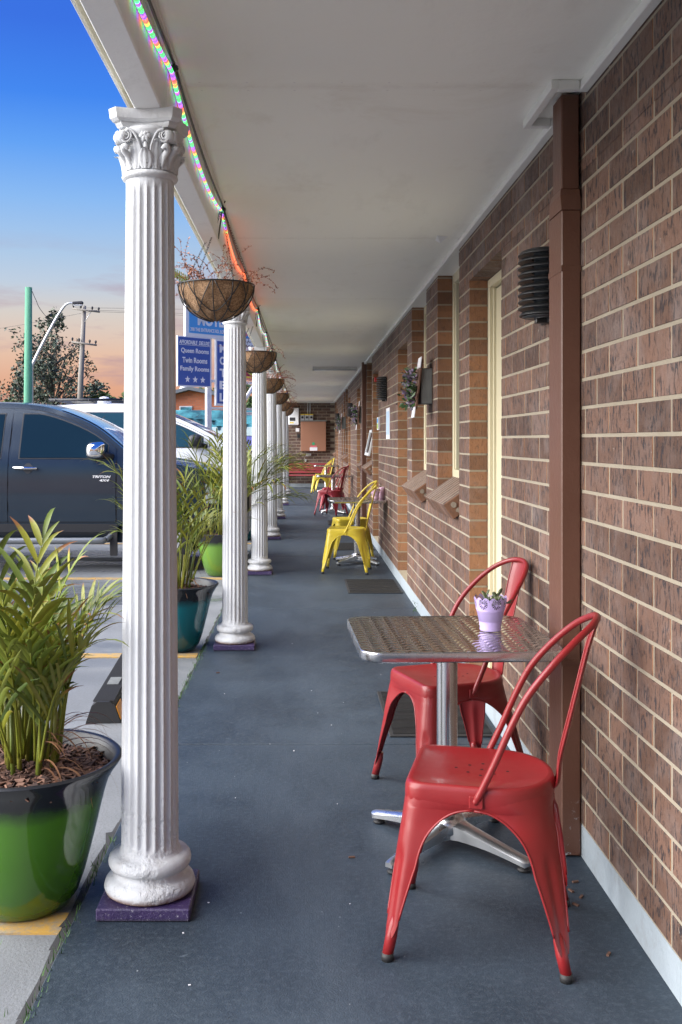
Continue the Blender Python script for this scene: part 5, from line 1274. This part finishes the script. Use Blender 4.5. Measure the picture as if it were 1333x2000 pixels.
board(fr, 470, 804, 512, 810, M_['white'], .062, .14, 'rail')

# ------------------------------------------------------------------ brick shop, mural fence
def X(px, Z): return (px-CX)*Z/F
def Zh(py, Z): return EYE-(py-CY)*Z/F
Zs = 46
sh = empty('brick_shop', (0, Zs, 0), label='orange brick building with low grey gable roof behind the signs', cat='building')
x0, x1 = X(318, Zs), X(440, Zs); xm = X(371, Zs)
MB().prism([(x0, -.07), (x1, -.07), (x1, Zh(776, Zs)), (xm, Zh(763, Zs)), (x0, Zh(777, Zs))], 0, 9).build('wall', M_['farbrick'], sh); fixn(kids(sh)[0])
m = MB()
for (ax, az, bx, bz) in ((x0-.4, Zh(780.5, Zs), xm, Zh(762, Zs)), (x1+.4, Zh(779.5, Zs), xm, Zh(762, Zs))):
    m.add([(ax, -.4, az), (bx, -.4, bz), (bx, -.4, bz+.16), (ax, -.4, az+.16), (ax, 9.4, az), (bx, 9.4, bz), (bx, 9.4, bz+.16), (ax, 9.4, az+.16)], [(0, 1, 2, 3), (7, 6, 5, 4), (3, 2, 6, 7), (1, 0, 4, 5), (0, 3, 7, 4), (2, 1, 5, 6)])
fixn(m.build('roof', M_['roofgrey'], sh))
MB().lathe([(0, .3), (.18, .26), (.26, .1), (.26, 0)], 16).build('roof_vent', M_['white'], sh, loc=(X(357, Zs), .6, Zh(764.5, Zs)))
w = MB().cbox(X(351, Zs), X(376, Zs), -.05, .0, Zh(809, Zs), Zh(793, Zs), .01).build('window', M_['white'], sh)
MB().box(X(353, Zs), X(374, Zs), -.07, -.052, Zh(807, Zs), Zh(795, Zs)).build('pane', M_['teal'], w)
Zf = 33
fe = empty('mural_fence', (0, Zf, 0), label='long low hoarding with a teal sea mural and blue base', cat='fence')
MB().cbox(X(250, Zf), X(520, Zf), 0, .08, Zh(851, Zf), Zh(801, Zf), .005).build('painted_panel', M_['teal'], fe)
MB().cbox(X(250, Zf), X(520, Zf), -.01, .08, -.07, Zh(852, Zf), .005).build('base_panel', M_['mauve'], fe)
MB().cbox(X(415, Zf), X(520, Zf), -.02, -.002, Zh(851, Zf), Zh(834, Zf), .005).build('sand_panel', mat('pale_print', (.55, .68, .66), .6), fe)
m = MB(); rd = random.Random(2)
for i in range(14):
    cx_, cz_ = X(352+i*9.6+rd.uniform(-2, 2), Zf), Zh(rd.uniform(812, 838), Zf); r_ = rd.uniform(.06, .13)
    pts = [(cx_+r_*(1+.35*math.sin(3*t))*math.cos(t), cz_+r_*.55*math.sin(t)+.05*math.cos(t*2)) for t in [2*PI*k/12 for k in range(12)]]; m.prism(pts, -.03, -.021)
m.build('leaping_shape', mat('deep_teal_print', (.01, .07, .10), .6), fe)

# ------------------------------------------------------------------ poles and street light
Zp = 21
gp = empty('green_post', (X(54.5, Zp), Zp, -.07), label='tall green painted timber post left of the power pole', cat='post')
MB().tube([(0.03, 0, 0), (0.0, 0, 1.9), (.015, 0, Zh(561, Zp)+.07)], [.095, .088, .072], 14).build('pole', M_['greenpole'], gp)
sl = empty('street_light', (X(64, 34), 34, -.07), label='galvanised street light with a long slanting arm behind the green post', cat='street light')
def rel(px, py, Z, o): return at(px, py, Z)-o.location
MB().tube([(0, 0, 0)]+cr_path([rel(62, 715, 34, sl), rel(83, 672, 34, sl), rel(108, 625, 34, sl), rel(124, 600, 34, sl), rel(133, 592.5, 34, sl), rel(143, 592, 34, sl)], 5), [.06]+[.06-.0012*i for i in range(26)], 10).build('arm', M_['galv'], sl)
hd = rel(151, 592, 34, sl); MB().cbox(-.16, .2, -.09, .09, -.05, .06, .03, Matrix.Translation(hd) @ Matrix.Rotation(R(-4), 4, 'Y')).build('lamp_head', M_['ink'], sl)
MB().cbox(-.12, .17, -.07, .07, -.09, -.051, .01, Matrix.Translation(hd)).build('lens', M_['white'], sl)
Zq = 42
pp_ = empty('power_pole', (X(156, Zq), Zq, -.07), label='weathered timber power pole with two crossarms', cat='power pole')
MB().tube([rel(154, 872, Zq, pp_), rel(158, 740, Zq, pp_), rel(164.5, 597, Zq, pp_)], [.135, .115, .085], 12).build('pole', M_['greypole'], pp_)
for (l, t_, r, b_) in ((142, 602.5, 195, 609), (140, 667.5, 189, 674)):
    p0, p1 = rel(l, t_, Zq-.15, pp_), rel(r, b_, Zq-.15, pp_); MB().tube([p0, p1], .05, 4).build('crossarm', M_['greypole'], pp_)
    m = MB()
    for t in (.03, .3, .72, .96): q = p0.lerp(p1, t); m.lathe([(0, .16), (.04, .14), (.05, .08), (.025, .03), (.02, 0)], 8, q+Vector((0, 0, .04)))
    m.build('insulator', M_['ink'], pp_)
MB().tube([rel(166, 628, Zq-.1, pp_), rel(179, 607, Zq-.1, pp_)], .015, 4).build('stay', M_['galv'], pp_)
wr = empty('power_line', (0, 0, 0), label='thin power lines running right from the power pole', cat='wires')
for k, (py, dy) in enumerate(((600, -6), (604, 2), (607, 5), (601, 22))):
    a = at(145+16*k, py+1, Zq-.15) if k < 3 else at(190, 606, Zq-.15); b = at(700, 585+dy*2, 70) if k < 3 else at(-200, 640, 60); mid = a.lerp(b, .5)-Vector((0, 0, .5))
    MB().tube(cr_path([a, mid, b], 8), .008, 4).build('wire', M_['ink'], wr)
MB().tube(cr_path([at(63, 569, Zp), at(70, 585, Zp+1), at(85, 612, Zp+3), at(120, 650, Zq)], 5), .007, 4).build('wire', M_['ink'], wr)

# ------------------------------------------------------------------ trees
def leaves(m, c, rad, n, r, size, tonej=.0, flat=.8):
    for _ in range(n):
        v = Vector((r.gauss(0, 1), r.gauss(0, 1), r.gauss(0, 1)*flat)); v = v.normalized()*(r.random()**.45)*rad; p = c+v
        e = Vector((r.uniform(-1, 1), r.uniform(-1, 1), r.uniform(-1.2, .4))).normalized(); f = e.orthogonal().normalized(); f = (Matrix.Rotation(r.uniform(0, 6.28), 3, e) @ f); s_ = size*r.uniform(.6, 1.3)
        m.add([p, p+e*s_*.5+f*s_*.22, p+e*s_, p+e*s_*.5-f*s_*.22], [(0, 1, 2, 3)], tone=min(1, max(0, r.gauss(.4+tonej, .25))))
def gum(px, Z, top_py, width_px, seed, label, nb=26, leafn=60, size=.36):
    r = random.Random(seed); T = empty('gum_tree', (X(px, Z), Z, -.07), label=label, cat='tree'); H = Zh(top_py, Z)+.07; Wm = width_px*Z/F/2
    tr, cr_ = MB(), MB(); tr.tube(cr_path([(0, 0, 0), (.2, 0, H*.25), (-.15, 0, H*.5), (.15, .1, H*.8)], 5), [.22-.012*i for i in range(16)], 8)
    for i in range(nb):
        h0 = H*r.uniform(.12, .72); a = r.uniform(0, 6.28); L_ = Wm*r.uniform(.45, 1.05)*(1.15-.6*h0/H); tip = Vector((math.cos(a)*L_, math.sin(a)*L_*.7, h0+H*r.uniform(.08, .30))); tip.z = min(tip.z, H*.97)
        mid = Vector((tip.x*.4, tip.y*.4, h0+(tip.z-h0)*.35)); pts = cr_path([(0, 0, h0), mid, tip], 4); tr.tube(pts, [.075-.007*k for k in range(len(pts))], 5)
        for k in range(4):
            q = Vector(pts[-1]).lerp(Vector(mid), r.uniform(0, .6))+Vector((r.gauss(0, .5), r.gauss(0, .5), r.gauss(0, .4))); leaves(cr_, q, r.uniform(.3, .7), int(leafn*.45), r, size*.72, r.uniform(-.15, .15))
    for k in range(4): leaves(cr_, Vector((r.gauss(0, .6), 0, H*r.uniform(.8, .97))), .55, leafn, r, size)
    tr.build('trunk', M_['bark'], T); cr_.build('crown', M_['leaf'], T)
gum(105, 60, 607, 165, 3, 'tall airy gum tree behind the power pole', 46, 62, .34)
gum(42, 66, 700, 70, 5, 'smaller gum tree left of the green post', 18, 60)
gum(172, 74, 735, 60, 8, 'low gum tree right of the power pole', 12, 60)
def bush(px, Z, top_py, wpx, seed, label, m_='bush', n=1500, size=.32):
    r = random.Random(seed); T = empty('bushy_tree', (X(px, Z), Z, -.07), label=label, cat='tree', group='bushy trees across the road'); H = Zh(top_py, Z)+.07; Wm = wpx*Z/F/2
    c, t = MB(), MB(); t.tube([(0, 0, 0), (.1, 0, H*.6)], [.16, .06], 7)
    for k in range(26):
        a = r.uniform(0, 6.28); q = Vector((math.cos(a)*Wm*r.uniform(.2, .8), math.sin(a)*Wm*.6, H*r.uniform(.2, .86))); q.x *= (1.15-.5*q.z/H); t.tube([(0, 0, H*.3), q], [.05, .02], 4); leaves(c, q, min(Wm, H)*r.uniform(.20, .34), n//26, r, size, r.uniform(-.2, .25))
    t.build('trunk', M_['bark'], T); c.build('crown', M_[m_], T)
for i, (px, Z, tp, w, lb) in enumerate(((-10, 70, 768, 70, 'leftmost round green tree at the picture edge'), (24, 68, 764, 46, 'palm-like green tree left of the green post'), (70, 72, 775, 60, 'green bushy tree just right of the green post'), (118, 70, 778, 60, 'low bushy tree below the gum tree'), (205, 62, 752, 62, 'bright green bushy tree beside the first column, under the sunset'), (235, 66, 742, 60, 'taller dark bushy tree behind the first column'),
        (300, 78, 745, 120, 'wide green tree hidden behind the first column'), (372, 82, 738, 90, 'olive green tree showing over the brick gable'), (420, 84, 742, 90, 'dark green tree behind the sign posts'), (488, 76, 728, 60, 'dark green tree seen between the second and third columns'), (540, 80, 735, 120, 'green tree hidden behind the far columns'))):
    bush(px, Z, tp, w, 30+i, lb, 'bush', 2600, .34)
hg = MB(); rr_ = random.Random(77)
for i in range(150): leaves(hg, Vector((rr_.uniform(-75, 30), 95+rr_.uniform(-4, 4), rr_.uniform(0, 3.6))), 1.6, 60, rr_, .55, -.1)
hg.build('treeline', M_['leaf'], kind='stuff', label='distant dark line of trees along the horizon', cat='treeline')
